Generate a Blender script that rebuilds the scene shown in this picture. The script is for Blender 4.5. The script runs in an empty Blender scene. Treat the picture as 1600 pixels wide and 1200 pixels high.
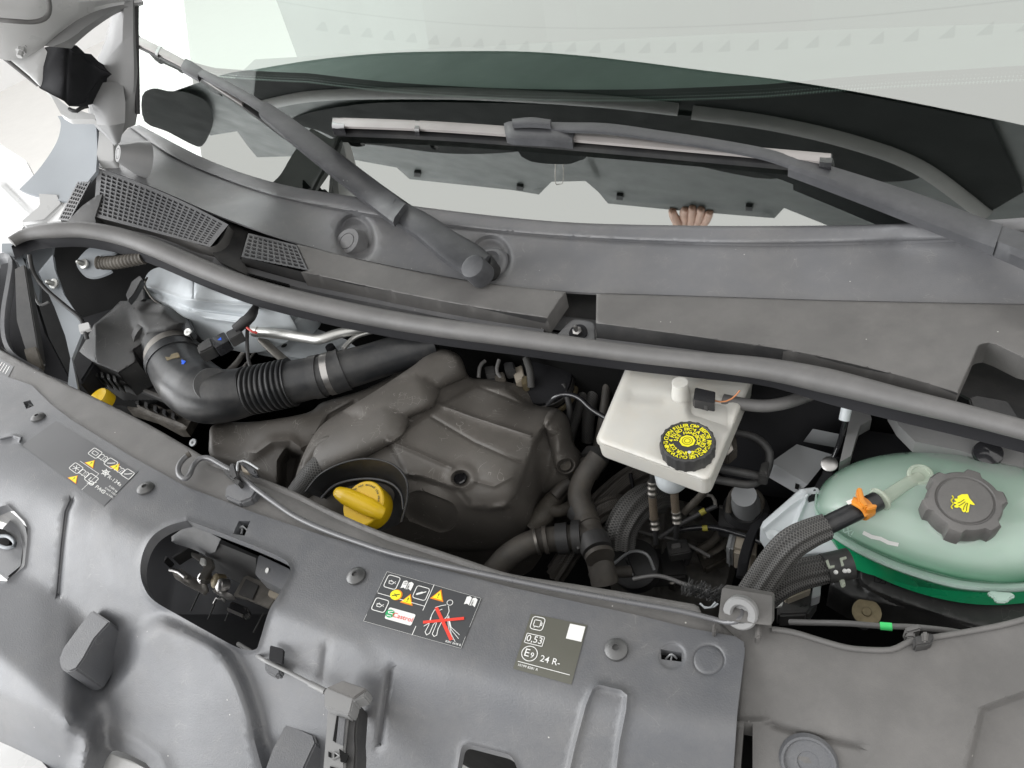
import bpy, bmesh, math, random
import numpy as np
from mathutils import Vector, Matrix
from mathutils.geometry import delaunay_2d_cdt
from mathutils.bvhtree import BVHTree
random.seed(7)
S = bpy.context.scene
COL = S.collection
# ------------------------------------------------------------------ camera, world, lamps, exposure
F = 1100.0                                   # focal length in photo pixels (1600 wide)
def _frame():
    x = np.array([.855, -.193, .480]); y = np.array([.468, .673, -.572])
    y /= np.linalg.norm(y); x -= y * (x @ y); x /= np.linalg.norm(x)
    return np.array([x, y, np.cross(x, y)])
RM = _frame()                                # camera axes -> van axes (X across, Y to the rear, Z up)
CP = np.array([.6, 0, 1.75])
cam = bpy.data.cameras.new('camera'); co = bpy.data.objects.new('camera', cam); COL.objects.link(co)
cam.sensor_width = 36; cam.lens = 36 * F / 1600; cam.clip_start = .02; cam.clip_end = 200
co.matrix_world = Matrix.Translation(CP) @ Matrix(RM.tolist()).to_4x4()
S.camera = co
S.render.resolution_x, S.render.resolution_y = 1024, 768
w = bpy.data.worlds.new('World'); S.world = w; w.use_nodes = True
w.node_tree.nodes['Background'].inputs[0].default_value = (.95, .97, 1, 1)
w.node_tree.nodes['Background'].inputs[1].default_value = .56
def area(name, loc, aim, sx, sy, power, col=(1, 1, 1)):
    l = bpy.data.lights.new(name, 'AREA'); l.shape = 'RECTANGLE'; l.size = sx; l.size_y = sy; l.energy = power; l.color = col
    o = bpy.data.objects.new(name, l); COL.objects.link(o); o.location = loc
    o.rotation_euler = (Vector(aim) - Vector(loc)).to_track_quat('-Z', 'Y').to_euler(); return o
area('front_softbox', (-3.0, -2.3, 2.1), (-.2, .2, 1.0), 5.0, 3.6, 240, (.97, .985, 1))
area('left_fill', (-4.3, 1.7, 3.4), (-.4, .3, 1.0), 4.6, 3.8, 115, (.98, .99, 1))  # added fill lamp, brightens the left of the panel and scuttle
S.view_settings.view_transform = 'Standard'; S.view_settings.look = 'None'; S.view_settings.exposure = .28
S.cycles.max_bounces = 8; S.cycles.transparent_max_bounces = 12
try: S.cycles.use_denoising = True
except Exception: pass

# ------------------------------------------------------------------ placing: a photo pixel and a height give a point of the van
def rays(xy):
    xy = np.asarray(xy, float).reshape(-1, 2)
    c = np.stack([(xy[:, 0] - 800) / F, (600 - xy[:, 1]) / F, -np.ones(len(xy))], 1)
    return c @ RM.T
def LZ(xy, z):                                # lift to height z
    d = rays(xy); return CP + ((np.asarray(z, float) - CP[2]) / d[:, 2])[:, None] * d
def LD(xy, z):                                # lift to distance z along the view axis
    d = rays(xy); return CP + (np.asarray(z, float) * np.ones(len(d)))[:, None] * d
GM, GK = .8, .07
def gz(x, y): return 1.135 + GM * (y - .915) + GK * x * x
def LG(xy, off):                              # lift onto the windscreen, off metres above it
    d = rays(xy); off = np.asarray(off, float) * np.ones(len(d)); out = []
    k = math.sqrt(1 + GM * GM)
    for r, o in zip(d, off):
        a = -GK * r[0] ** 2; b = r[2] - GM * r[1] - 2 * GK * CP[0] * r[0]
        c = CP[2] - (1.135 + GM * (CP[1] - .915) + GK * CP[0] ** 2) - o * k
        q = b * b - 4 * a * c
        t = (-b - math.sqrt(max(q, 0))) / (2 * a) if abs(a) > 1e-6 else -c / b
        ts = [t, (-b + math.sqrt(max(q, 0))) / (2 * a)] if abs(a) > 1e-6 else [t]
        ts = [t for t in ts if t > .2]; out.append(CP + min(ts) * r)
    return np.array(out)
HP = np.array([0, 1.12, 1.52]); HV = np.array([0, .645 - 1.12, 2.16 - 1.52]); HV = HV / np.linalg.norm(HV)
HN = np.cross([1, 0, 0], HV); HN = HN / np.linalg.norm(HN)          # normal of the open bonnet
if HN[1] > 0: HN = -HN                                              # facing the front of the van
def LH(xy, off):                              # the spot on the open bonnet that the windscreen mirrors at this pixel
    p = LG(xy, 0.0); d = rays(xy)
    n = np.stack([-2 * GK * p[:, 0], -GM * np.ones(len(p)), np.ones(len(p))], 1); n /= np.linalg.norm(n, axis=1)[:, None]
    r = d - 2 * (d * n).sum(1)[:, None] * n
    o = np.asarray(off, float) * np.ones(len(p))
    t = (((HP + 0) @ HN + o) - p @ HN) / (r @ HN)
    return p + t[:, None] * r
def pt(x, y, z, lift=LZ): return lift([(x, y)], z)[0]
def depth(p): return float((np.asarray(p) - CP) @ (-RM[:, 2]))
def cr(pts, n=6, closed=False):               # Catmull-Rom through the points
    p = np.array(pts, float); N = len(p); out = []
    for i in range(N if closed else N - 1):
        if closed: a, b, c, d = p[(i - 1) % N], p[i], p[(i + 1) % N], p[(i + 2) % N]
        else: a, b, c, d = p[max(i - 1, 0)], p[i], p[i + 1], p[min(i + 2, N - 1)]
        for k in range(n):
            t = k / n
            out.append(.5 * ((2 * b) + (c - a) * t + (2 * a - 5 * b + 4 * c - d) * t * t + (3 * b - a - 3 * c + d) * t ** 3))
    if not closed: out.append(p[-1])
    return [tuple(v) for v in out]
def resample(pts, step, closed=False):
    p = [np.array(v, float) for v in pts]
    if closed: p = p + [p[0]]
    out = []
    for a, b in zip(p[:-1], p[1:]):
        n = max(1, int(math.ceil(np.linalg.norm((b - a)[:2]) / step)))
        for k in range(n): out.append(a + (b - a) * k / n)
    if not closed: out.append(p[-1])
    return np.array(out)
def rrect(a, b, c, d, r, n=5):                # quad with rounded corners, r in pixels
    q = [np.array(v, float) for v in (a, b, c, d)]; out = []
    for i in range(4):
        p, u, v = q[i], q[i - 1] - q[i], q[(i + 1) % 4] - q[i]
        u = u / np.linalg.norm(u) * r; v = v / np.linalg.norm(v) * r
        for k in range(n + 1):
            t = k / n; out.append(tuple((1 - t) ** 2 * (p + u) + 2 * t * (1 - t) * p + t * t * (p + v)))
    return out
def ell(cx, cy, rx, ry, ang=0, n=36):
    a = math.radians(ang); return [(cx + rx * math.cos(t) * math.cos(a) - ry * math.sin(t) * math.sin(a), cy + rx * math.cos(t) * math.sin(a) + ry * math.sin(t) * math.cos(a)) for t in np.linspace(0, 2 * math.pi, n, endpoint=False)]
def inside(xy, poly):
    x, y = xy[:, 0], xy[:, 1]; r = np.zeros(len(xy), bool); p = np.array(poly); j = len(p) - 1
    for i in range(len(p)):
        c = ((p[i, 1] > y) != (p[j, 1] > y))
        with np.errstate(divide='ignore', invalid='ignore'):
            r ^= c & (x < (p[j, 0] - p[i, 0]) * (y - p[i, 1]) / (p[j, 1] - p[i, 1] + 1e-12) + p[i, 0])
        j = i
    return r
def dist(xy, pts, closed=False):
    p = np.array(pts, float)[:, :2]
    if closed: p = np.vstack([p, p[:1]])
    best = np.full(len(xy), 1e9)
    for a, b in zip(p[:-1], p[1:]):
        ab = b - a; L = ab @ ab + 1e-12
        t = np.clip(((xy - a) @ ab) / L, 0, 1)
        best = np.minimum(best, np.linalg.norm(xy - (a + t[:, None] * ab), axis=1))
    return best
class TPS:                                    # smooth height through scattered (px, py, z)
    def __init__(s, pts, reg=0.0):
        p = np.array(pts, float); s.xy = p[:, :2] / 100; n = len(p)
        K = s.k(s.xy) + reg * np.eye(n); A = np.zeros((n + 3, n + 3)); A[:n, :n] = K
        A[:n, n] = 1; A[:n, n + 1:] = s.xy; A[n, :n] = 1; A[n + 1:, :n] = s.xy.T
        s.w = np.linalg.solve(A, np.concatenate([p[:, 2], np.zeros(3)]))
    def k(s, q):
        r = np.linalg.norm(q[:, None] - s.xy[None], axis=2); return r * r * np.log(r + 1e-9)
    def __call__(s, xy):
        q = np.asarray(xy, float).reshape(-1, 2) / 100; n = len(s.xy)
        return s.k(q) @ s.w[:n] + s.w[n] + q @ s.w[n + 1:]
def sstep(t): t = np.clip(t, 0, 1); return t * t * (3 - 2 * t)
def bumpz(xy, bumps):
    z = np.zeros(len(xy)); zc = np.zeros(len(xy))
    for b in bumps:
        if b[0] == 'r': z += b[3] * np.exp(-(dist(xy, b[1]) / b[2]) ** 2)
        elif b[0] == 'p':
            d = dist(xy, b[1], True); d = np.where(inside(xy, b[1]), d, -d); z += b[3] * sstep(d / b[2] * .5 + .5)
        elif b[0] == 'c':
            d = np.clip(dist(xy, b[1]) / b[2], 0, 1); h_ = b[3] * np.sqrt(1 - d * d); zc = np.maximum(zc, h_) if b[3] > 0 else zc + h_
        elif b[0] == 'd':
            (cx, cy), (rx, ry, a) = b[1], b[2]; a = math.radians(a); u, v = xy[:, 0] - cx, xy[:, 1] - cy
            q = ((u * math.cos(a) + v * math.sin(a)) / rx) ** 2 + ((-u * math.sin(a) + v * math.cos(a)) / ry) ** 2
            z += b[3] * (1 - sstep(np.sqrt(q)) )
    return z + zc
def bump_pts(bumps, step):
    out = []
    for b in bumps:
        if b[0] in 'rp':
            q = resample(b[1], max(step * .6, 3), b[0] == 'p'); n = np.roll(q, -1, 0) - np.roll(q, 1, 0)
            n = np.stack([-n[:, 1], n[:, 0]], 1); n /= np.linalg.norm(n, axis=1)[:, None] + 1e-9
            for k in ((-2, -1.1, -.5, 0, .5, 1.1, 2) if b[0] == 'r' else (-1, -.5, 0, .5, 1)): out.append(q + n * k * b[2])
        elif b[0] == 'c':
            (x0, y0), (x1, y1) = b[1]; L = math.hypot(x1 - x0, y1 - y0); ux, uy = (x1 - x0) / L, (y1 - y0) / L
            for k in (.0, .3, .55, .75, .88, .96, 1.0):
                r_ = b[2] * k; n_ = int(L / 4) + 1
                for i in range(n_ + 1):
                    cx_, cy_ = x0 + (x1 - x0) * i / n_, y0 + (y1 - y0) * i / n_; out.append(np.array([(cx_ - uy * r_, cy_ + ux * r_), (cx_ + uy * r_, cy_ - ux * r_)]))
                for a in np.linspace(-1.5, 1.5, 14):
                    out.append(np.array([(x1 + r_ * (ux * math.cos(a) - uy * math.sin(a)), y1 + r_ * (uy * math.cos(a) + ux * math.sin(a))), (x0 - r_ * (ux * math.cos(a) - uy * math.sin(a)), y0 - r_ * (uy * math.cos(a) + ux * math.sin(a)))]))
    return np.vstack(out) if out else np.zeros((0, 2))

# ------------------------------------------------------------------ objects
def thing(name, label, cat, loc, group=None):
    o = bpy.data.objects.new(name, None); COL.objects.link(o); o.location = Vector(loc); o.empty_display_size = .05
    o['label'] = label; o['category'] = cat
    if group: o['group'] = group
    return o
def wloc(o):
    v = Vector((0, 0, 0))
    while o is not None: v = v + o.location; o = o.parent
    return v
def obj(name, V, Fc, m, parent=None, smooth=40, label=None, uv=None, tag=None):
    V = np.asarray(V, float)
    if isinstance(m, str): m = M[m]
    origin = np.array(wloc(parent)) if parent is not None else V.mean(0)
    me = bpy.data.meshes.new(name); me.from_pydata((V - origin).tolist(), [], [list(map(int, f)) for f in Fc])
    if uv is not None:
        l = me.uv_layers.new(name='UVMap'); idx = np.zeros(len(me.loops), int); me.loops.foreach_get('vertex_index', idx)
        l.data.foreach_set('uv', np.asarray(uv, np.float32)[idx].ravel())
    me.materials.append(m); me.validate(); me.update()
    if smooth: me.shade_smooth(); me.set_sharp_from_angle(angle=math.radians(smooth))
    o = bpy.data.objects.new(name, me); COL.objects.link(o)
    if parent is not None: o.parent = parent
    else: o.location = Vector(origin)
    if label: o['label'] = label
    if tag:
        o['label'], o['category'] = tag[0], tag[1]
        if len(tag) > 2: o['group'] = tag[2]
    return o
BV = {}
def reg(key, V, Fc): BV[key] = BVHTree.FromPolygons([tuple(v) for v in V], [tuple(map(int, f)) for f in Fc])
def hit(key, x, y):                           # point and normal of a built surface behind a pixel
    d = Vector(rays([(x, y)])[0]).normalized()
    p, n, i, q = BV[key].ray_cast(Vector(CP), d)
    if p is None:
        return None, None
    if n.dot(d) > 0: n = -n
    return np.array(p), np.array(n)
def sheet(name, outline, z, m, parent=None, holes=(), step=10, skirt=.012, skdir=(0, 0, -1), bumps=(), lift=LZ, edge=None, key=None, smooth=40, label=None, tag=None):
    ob = resample(outline, step * .8, True); loops = [ob] + [resample(h, min(step * .8, 5), True) for h in holes]
    pts = []; edges = []
    for L in loops:
        s = len(pts); pts += [tuple(v[:2]) for v in L]; edges += [(s + i, s + (i + 1) % len(L)) for i in range(len(L))]
    lo, hi = ob.min(0), ob.max(0); gx = np.arange(lo[0], hi[0], step); gy = np.arange(lo[1], hi[1], step * .87)
    G = np.array([(x + (step / 2 if j % 2 else 0), y) for j, y in enumerate(gy) for x in gx]).reshape(-1, 2)
    ex = [G]
    bp = bump_pts(bumps, step)
    for b in bumps:
        if b[0] in 'rp' and len(G): G = G[dist(G, b[1], b[0] == 'p') > b[2] * (2.4 if b[0] == 'r' else 1.25)]
    ex = [G]
    if len(bp): ex = [G, bp]
    if edge:
        for L in loops[:1]:
            n = np.roll(L, -1, 0) - np.roll(L, 1, 0); n = np.stack([-n[:, 1], n[:, 0]], 1); n /= np.linalg.norm(n, axis=1)[:, None] + 1e-9
            for sg in (1, -1):
                for k in (.12, .35, .7, 1.1):
                    q = L[:, :2] + n * sg * k * edge[0]; q = q[inside(q, ob)]
                    if len(q): ex.append(q[dist(q, ob, True) > k * edge[0] * .85])
    E_ = np.vstack(ex); ok = inside(E_, ob)
    dmin = min(step * .25, 2.0)
    for i, L in enumerate(loops):
        ok &= dist(E_, L, True) > (dmin if not edge else min(dmin, edge[0] * .1))
        if i: ok &= ~inside(E_, L)
    pts += [tuple(v) for v in E_[ok]]
    r = delaunay_2d_cdt([Vector(p) for p in pts], edges, [], 0, 1e-4)
    xy = np.array([tuple(v) for v in r[0]]); fc = np.array([f for f in r[2] if len(f) == 3])
    c = xy[fc].mean(1); keep = inside(c, ob)
    for L in loops[1:]: keep &= ~inside(c, L)
    fc = fc[keep]
    zz = z(xy) if callable(z) else np.full(len(xy), float(z))
    zz = zz + bumpz(xy, bumps)
    if edge:
        d = np.clip(dist(xy, ob, True) / edge[0], 0, 1); zz = zz - edge[1] * (1 - np.sqrt(np.clip(1 - (1 - d) ** 2, 0, 1)))
    V = lift(xy, zz)
    t = V[fc]; nn = np.cross(t[:, 1] - t[:, 0], t[:, 2] - t[:, 0]); vd = t.mean(1) - CP
    if ((nn * vd).sum(1) > 0).mean() > .5: fc = fc[:, ::-1]
    used = np.unique(fc); mp = -np.ones(len(V), int); mp[used] = np.arange(len(used)); V = V[used]; fc = mp[fc]
    if key: reg(key, V, fc)
    Fl = [tuple(f) for f in fc]
    if skirt:
        cnt = {}
        for f in Fl:
            for a, b in ((f[0], f[1]), (f[1], f[2]), (f[2], f[0])): cnt[(a, b)] = 1
        bd = [(a, b) for (a, b) in cnt if (b, a) not in cnt]
        sv = {}
        V = list(V); sd = np.array(skdir, float) * skirt
        for a, b in bd:
            for v in (a, b):
                if v not in sv: sv[v] = len(V); V.append(V[v] + sd)
            Fl.append((b, a, sv[a], sv[b]))
    return obj(name, V, Fl, m, parent, smooth, label, tag=tag)
def loft(name, rows, m, parent=None, lift=LZ, n=40, smooth=40, closed=False, label=None, tag=None, key=None, curve=True, cap=False):
    R_ = []
    for row in rows:
        q = np.array(row, float)
        if lift is not None: q = np.hstack([lift(q[:, :2], q[:, 2])])
        q = np.array(cr(q, 8)) if (curve and len(q) > 2) else q
        L = np.concatenate([[0], np.cumsum(np.linalg.norm(np.diff(q, axis=0), axis=1))]); u = np.linspace(0, L[-1], n)
        R_.append(np.stack([np.interp(u, L, q[:, k]) for k in range(3)], 1))
    V = np.vstack(R_); k = len(R_); Fc = []
    for i in range(k if closed else k - 1):
        a, b = i * n, ((i + 1) % k) * n
        for j in range(n - 1): Fc.append((a + j, a + j + 1, b + j + 1, b + j))
    if cap: Fc += [tuple(i * n for i in range(k)), tuple(i * n + n - 1 for i in range(k))[::-1]]
    if key: reg(key, V, Fc)
    o = obj(name, V, Fc, m, parent, smooth, label, tag=tag); fixn(o); return o
def fixn(o):
    bm = bmesh.new(); bm.from_mesh(o.data); bmesh.ops.recalc_face_normals(bm, faces=bm.faces); bm.to_mesh(o.data); bm.free()
def tube_path(pts, lift, step=.004):
    q = np.array([list(p[:3]) for p in pts], float)
    if lift is not None: q = lift(q[:, :2], q[:, 2])
    q = np.array(cr(q, 14)) if len(q) > 2 else q
    L = np.concatenate([[0], np.cumsum(np.linalg.norm(np.diff(q, axis=0), axis=1))]); k = max(4, int(L[-1] / step)); u = np.linspace(0, L[-1], k)
    return np.stack([np.interp(u, L, q[:, i]) for i in range(3)], 1), u
def tube(name, pts, r, m, parent=None, lift=LZ, seg=14, step=.006, prof=None, label=None, tag=None, squash=1, caps=True, world_r=False, flut=0):
    """r: half width in photo pixels (or metres when world_r), one number or one per point"""
    q, u = tube_path(pts, lift, step)
    if np.ndim(r): rr = np.interp(u / u[-1], np.linspace(0, 1, len(r)), r)
    else: rr = np.full(len(u), float(r))
    if not world_r: rr = rr * np.array([depth(p) for p in q]) / F
    if prof is not None: rr = rr * prof(u, u[-1])
    T = np.gradient(q, axis=0); T /= np.linalg.norm(T, axis=1)[:, None] + 1e-12
    ref = np.array([0, 0, 1.]) if abs(T[0, 2]) < .9 else np.array([1., 0, 0])
    V = []; UV = []; N_ = None
    for i in range(len(q)):
        if N_ is None: N_ = ref - T[i] * (ref @ T[i])
        else: N_ = N_ - T[i] * (N_ @ T[i])
        N_ = N_ / np.linalg.norm(N_); B_ = np.cross(T[i], N_)
        for k in range(seg):
            a = 2 * math.pi * k / seg; f = 1 + flut * (math.cos(a * 9) if flut else 0)
            V.append(q[i] + rr[i] * f * (math.cos(a) * N_ * squash + math.sin(a) * B_)); UV.append((k / seg if k <= seg / 2 else 1 - k / seg, u[i] * 20))
    Fc = []
    for i in range(len(q) - 1):
        for k in range(seg): a = i * seg + k; b = i * seg + (k + 1) % seg; Fc.append((a, b, b + seg, a + seg))
    if caps: Fc += [tuple(range(seg))[::-1], tuple(range((len(q) - 1) * seg, len(q) * seg))]
    return obj(name, V, Fc, m, parent, 50, label, uv=UV, tag=tag)
def frame(n, up=None):
    n = np.array(n, float); n /= np.linalg.norm(n); r = np.array([1., 0, 0]) if up is None else np.array(up, float)
    x = r - n * (r @ n); x /= np.linalg.norm(x); return x, np.cross(n, x), n
def lathe(name, p, n, prof, m, parent=None, seg=32, mod=None, label=None, tag=None, up=None, smooth=40):
    x, y, n = frame(n, up); V = []; Fc = []
    for i, (r, h) in enumerate(prof):
        for k in range(seg):
            a = 2 * math.pi * k / seg; f = mod(a, i) if mod else 1
            V.append(np.array(p) + n * h + (x * math.cos(a) + y * math.sin(a)) * max(r, 1e-5) * f)
    for i in range(len(prof) - 1):
        for k in range(seg): a = i * seg + k; b = i * seg + (k + 1) % seg; Fc.append((a, b, b + seg, a + seg))
    Fc += [tuple(range(seg))[::-1], tuple(range((len(prof) - 1) * seg, len(prof) * seg))]
    o = obj(name, V, Fc, m, parent, smooth, label, tag=tag); fixn(o); return o
def prism(name, pts, z, th, m, parent=None, lift=LZ, dirv=(0, 0, -1), bev=.0015, label=None, tag=None, taper=1.0, segs=2, smooth=40):
    """polygon with its top at the given pixels, thickness th along dirv, edges bevelled"""
    q = np.array(pts, float); zz = np.asarray(z, float) if np.ndim(z) else np.full(len(q), float(z))
    T = lift(q[:, :2], zz) if lift is not None else q
    c = T.mean(0); Bt = c + (T - c) * taper + np.array(dirv, float) * th; n = len(T)
    bm = bmesh.new(); a = [bm.verts.new(v) for v in T]; b = [bm.verts.new(v) for v in Bt]
    bm.faces.new(a); bm.faces.new(b[::-1])
    for i in range(n): bm.faces.new((a[i], b[i], b[(i + 1) % n], a[(i + 1) % n]))
    bmesh.ops.recalc_face_normals(bm, faces=bm.faces)
    if bev: bmesh.ops.bevel(bm, geom=[e for e in bm.edges if e.calc_face_angle(0) > .35], offset=bev, segments=segs, affect='EDGES', clamp_overlap=True)
    bm.verts.index_update(); V = [tuple(v.co) for v in bm.verts]; Fc = [[v.index for v in f.verts] for f in bm.faces]; bm.free()
    return obj(name, V, Fc, m, parent, smooth, label, tag=tag)
def ribbon(name, pts, th, m, parent=None, lift=LZ, dirv=(0, 0, -1), prof=((-.5, -1), (-.5, -.3), (-.36, 0), (.36, 0), (.5, -.3), (.5, -1)), label=None, tag=None, n=30):
    """bar along (px, py, z, width in px)"""
    q = np.array(cr(pts, 8)) if len(pts) > 2 else np.array(pts, float)
    L = np.concatenate([[0], np.cumsum(np.linalg.norm(np.diff(q[:, :2], axis=0), axis=1))]); u = np.linspace(0, L[-1], n); q = np.stack([np.interp(u, L, q[:, i]) for i in range(4)], 1)
    t = np.gradient(q[:, :2], axis=0); t /= np.linalg.norm(t, axis=1)[:, None]; nr = np.stack([-t[:, 1], t[:, 0]], 1)
    rows = [lift(q[:, :2] + nr * (o * q[:, 3])[:, None], q[:, 2]) + np.array(dirv, float) * (-h * th) for o, h in prof]
    V = np.vstack(rows); k = len(rows); Fc = []
    for i in range(k):
        a, b = i * n, ((i + 1) % k) * n
        for j in range(n - 1): Fc.append((a + j, a + j + 1, b + j + 1, b + j))
    Fc += [tuple(i * n for i in range(k)), tuple(i * n + n - 1 for i in range(k))[::-1]]
    o = obj(name, V, Fc, m, parent, 40, label, tag=tag); fixn(o); return o
def join(name, parts, m, parent=None, smooth=40, label=None, tag=None):
    V = []; Fc = []
    for v, f in parts:
        s = len(V); V += [tuple(q) for q in v]; Fc += [[i + s for i in g] for g in f]
    return obj(name, V, Fc, m, parent, smooth, label, tag=tag)

# ------------------------------------------------------------------ materials
M = {}
def mat(name, col, rough=.5, metal=0, spec=.5, var=.12, nscale=6, bump=0, bscale=900, dust=0, dcol=(.30, .28, .25), specks=0, scratch=0, trans=0, sss=0, ssr=(.02, .02, .02), coat=0, braid=0, alpha=1):
    m = bpy.data.materials.new(name); m.use_nodes = True; nt = m.node_tree; N = nt.nodes; L = nt.links; b = N['Principled BSDF']; M[name] = m
    b.inputs['Roughness'].default_value = rough; b.inputs['Metallic'].default_value = metal; b.inputs['Specular IOR Level'].default_value = spec
    b.inputs['Transmission Weight'].default_value = trans; b.inputs['Subsurface Weight'].default_value = sss; b.inputs['Subsurface Radius'].default_value = ssr; b.inputs['Subsurface Scale'].default_value = 1
    b.inputs['Coat Weight'].default_value = coat; b.inputs['Alpha'].default_value = alpha
    tc = N.new('ShaderNodeTexCoord')
    def noise(sc, det=4, rg=.6):
        n = N.new('ShaderNodeTexNoise'); n.inputs['Scale'].default_value = sc; n.inputs['Detail'].default_value = det; n.inputs['Roughness'].default_value = rg; L.new(tc.outputs['Object'], n.inputs['Vector']); return n.outputs['Fac']
    def mth(op, a, bb=None):
        n = N.new('ShaderNodeMath'); n.operation = op
        for i, v in enumerate((a, bb)):
            if v is None: continue
            if isinstance(v, (int, float)): n.inputs[i].default_value = v
            else: L.new(v, n.inputs[i])
        return n.outputs[0]
    def rng(v, a, c, lo=0, hi=1):
        n = N.new('ShaderNodeMapRange'); L.new(v, n.inputs[0])
        for i, q in enumerate((a, c, lo, hi)): n.inputs[i + 1].default_value = q
        return n.outputs[0]
    def mix(f, a, c):
        n = N.new('ShaderNodeMix'); n.data_type = 'RGBA'
        if isinstance(f, (int, float)): n.inputs['Factor'].default_value = f
        else: L.new(f, n.inputs['Factor'])
        for k, v in ((6, a), (7, c)):
            if isinstance(v, tuple): n.inputs[k].default_value = v + (1,)
            else: L.new(v, n.inputs[k])
        return n.outputs[2]
    cur = mix(rng(noise(nscale), .3, .7), tuple(c * (1 - var) for c in col), tuple(min(c * (1 + var), 1) for c in col))
    rsock = rng(noise(nscale * 2.3), .3, .7, max(rough - .07, .02), min(rough + .07, 1))
    if dust:
        f = mth('MULTIPLY', rng(noise(nscale * 1.7, 6, .7), .42, .72), rng(noise(90, 3), .3, .7, .5, 1)); f = mth('MULTIPLY', f, dust); cur = mix(f, cur, dcol)
        n = N.new('ShaderNodeMath'); n.operation = 'MULTIPLY_ADD'; L.new(f, n.inputs[0]); n.inputs[1].default_value = .3; L.new(rsock, n.inputs[2]); n.use_clamp = True; rsock = n.outputs[0]
    def vor(sc, feat='F1'):
        n = N.new('ShaderNodeTexVoronoi'); n.feature = feat; n.inputs['Scale'].default_value = sc; L.new(tc.outputs['Object'], n.inputs['Vector']); return n
    if specks:
        v = vor(70); f = mth('MULTIPLY', rng(v.outputs['Distance'], .07, .035), mth('GREATER_THAN', noise(23, 2), .60)); cur = mix(mth('MULTIPLY', f, specks), cur, (.62, .6, .56))
    if scratch:
        n = N.new('ShaderNodeVectorMath'); n.operation = 'ADD'; nn = N.new('ShaderNodeTexNoise'); nn.inputs['Scale'].default_value = 5; L.new(tc.outputs['Object'], nn.inputs['Vector']); L.new(nn.outputs['Color'], n.inputs[0]); L.new(tc.outputs['Object'], n.inputs[1])
        v = N.new('ShaderNodeTexVoronoi'); v.feature = 'DISTANCE_TO_EDGE'; v.inputs['Scale'].default_value = 30; L.new(n.outputs[0], v.inputs['Vector'])
        f = mth('MULTIPLY', rng(v.outputs['Distance'], .012, .004), mth('GREATER_THAN', noise(34, 2), .585)); cur = mix(mth('MULTIPLY', f, scratch), cur, (.5, .48, .45))
    if braid:
        uv = N.new('ShaderNodeUVMap'); hs = []
        for s in (1, -1):
            mp = N.new('ShaderNodeMapping'); L.new(uv.outputs[0], mp.inputs[0]); mp.inputs['Rotation'].default_value = (0, 0, s * .75)
            wv = N.new('ShaderNodeTexWave'); wv.inputs['Scale'].default_value = braid; L.new(mp.outputs[0], wv.inputs[0]); hs.append(wv.outputs['Fac'])
        h = mth('MAXIMUM', hs[0], hs[1]); cur = mix(rng(h, .55, .95), tuple(c * .15 for c in col), cur)
        bp = N.new('ShaderNodeBump'); bp.inputs['Strength'].default_value = .5; bp.inputs['Distance'].default_value = .001; L.new(h, bp.inputs['Height']); L.new(bp.outputs[0], b.inputs['Normal'])
    elif bump:
        bp = N.new('ShaderNodeBump'); bp.inputs['Strength'].default_value = bump; bp.inputs['Distance'].default_value = .0006; L.new(noise(bscale, 2), bp.inputs['Height']); L.new(bp.outputs[0], b.inputs['Normal'])
    L.new(cur, b.inputs['Base Color']); L.new(rsock, b.inputs['Roughness']); return m
mat('panel_plastic', (.086, .089, .097), .45, spec=.85, bump=.5, bscale=600, dust=.2, specks=.8, scratch=.10, nscale=5)
mat('cowl_plastic', (.128, .129, .135), .45, spec=.8, bump=.4, bscale=700, dust=.25, specks=.9, scratch=.18, nscale=5)
mat('dark_plastic', (.035, .035, .036), .5, bump=.3, dust=.15)
mat('dusty_plastic', (.122, .118, .114), .48, bump=.4, dust=.4, specks=.8, nscale=9, dcol=(.22, .21, .2))
mat('engine_plastic', (.098, .090, .081), .5, spec=.5, bump=.35, bscale=500, dust=.3, specks=.7, scratch=.5, nscale=7, dcol=(.17, .15, .13))
mat('intake_plastic', (.021, .022, .024), .36, bump=.12, bscale=300, dust=.18)
mat('airbox_plastic', (.030, .030, .030), .45, bump=.35, dust=.25, scratch=.2, dcol=(.14, .13, .12))
mat('rubber', (.125, .122, .12), .48, dust=.3, nscale=10, dcol=(.25, .24, .23))
mat('black_rubber', (.012, .012, .013), .5, dust=.1)
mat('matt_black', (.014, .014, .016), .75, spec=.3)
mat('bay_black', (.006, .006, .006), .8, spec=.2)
mat('wiper_black', (.05, .051, .055), .42, bump=.25, dust=.2, specks=.7, dcol=(.25, .25, .26))
mat('rod_metal', (.10, .10, .105), .28, spec=.8, dust=.1)
mat('blade_grey', (.30, .28, .27), .35, bump=.15, bscale=400)
mat('gloss_black', (.02, .02, .022), .15, coat=.5)
mat('frit_black', (.006, .006, .006), .8, spec=.05)
mat('white_paint', (.46, .46, .455), .3, coat=.3, var=.03)
mat('primer_grey', (.26, .28, .30), .4, var=.05)
mat('pillar_grey', (.22, .22, .22), .42, bump=.2, dust=.15)
mat('translucent_white', (.60, .59, .55), .35, sss=.35, var=.05, nscale=12, dust=.3, dcol=(.62, .53, .40))
mat('milky_white', (.66, .7, .72), .35, sss=.3, var=.04)
mat('coolant_green', (.015, .42, .17), .3, sss=.2, ssr=(.005, .02, .01), var=.2, coat=.2)
mat('coolant_seam', (.5, .66, .58), .3, sss=.3, var=.08)
mat('clear_plastic', (.66, .72, .6), .2, alpha=.45, var=.05)
mat('yellow_plastic', (.80, .52, .01), .4, var=.05)
mat('yellow_print', (.86, .78, .02), .5, var=.02)
mat('dull_yellow', (.36, .32, .05), .6, var=.2, nscale=60)
mat('orange_plastic', (.72, .27, .03), .4, var=.08)
mat('green_tape', (.07, .75, .2), .5, var=.05)
mat('steel', (.42, .41, .40), .34, metal=1, var=.12, nscale=30)
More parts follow.
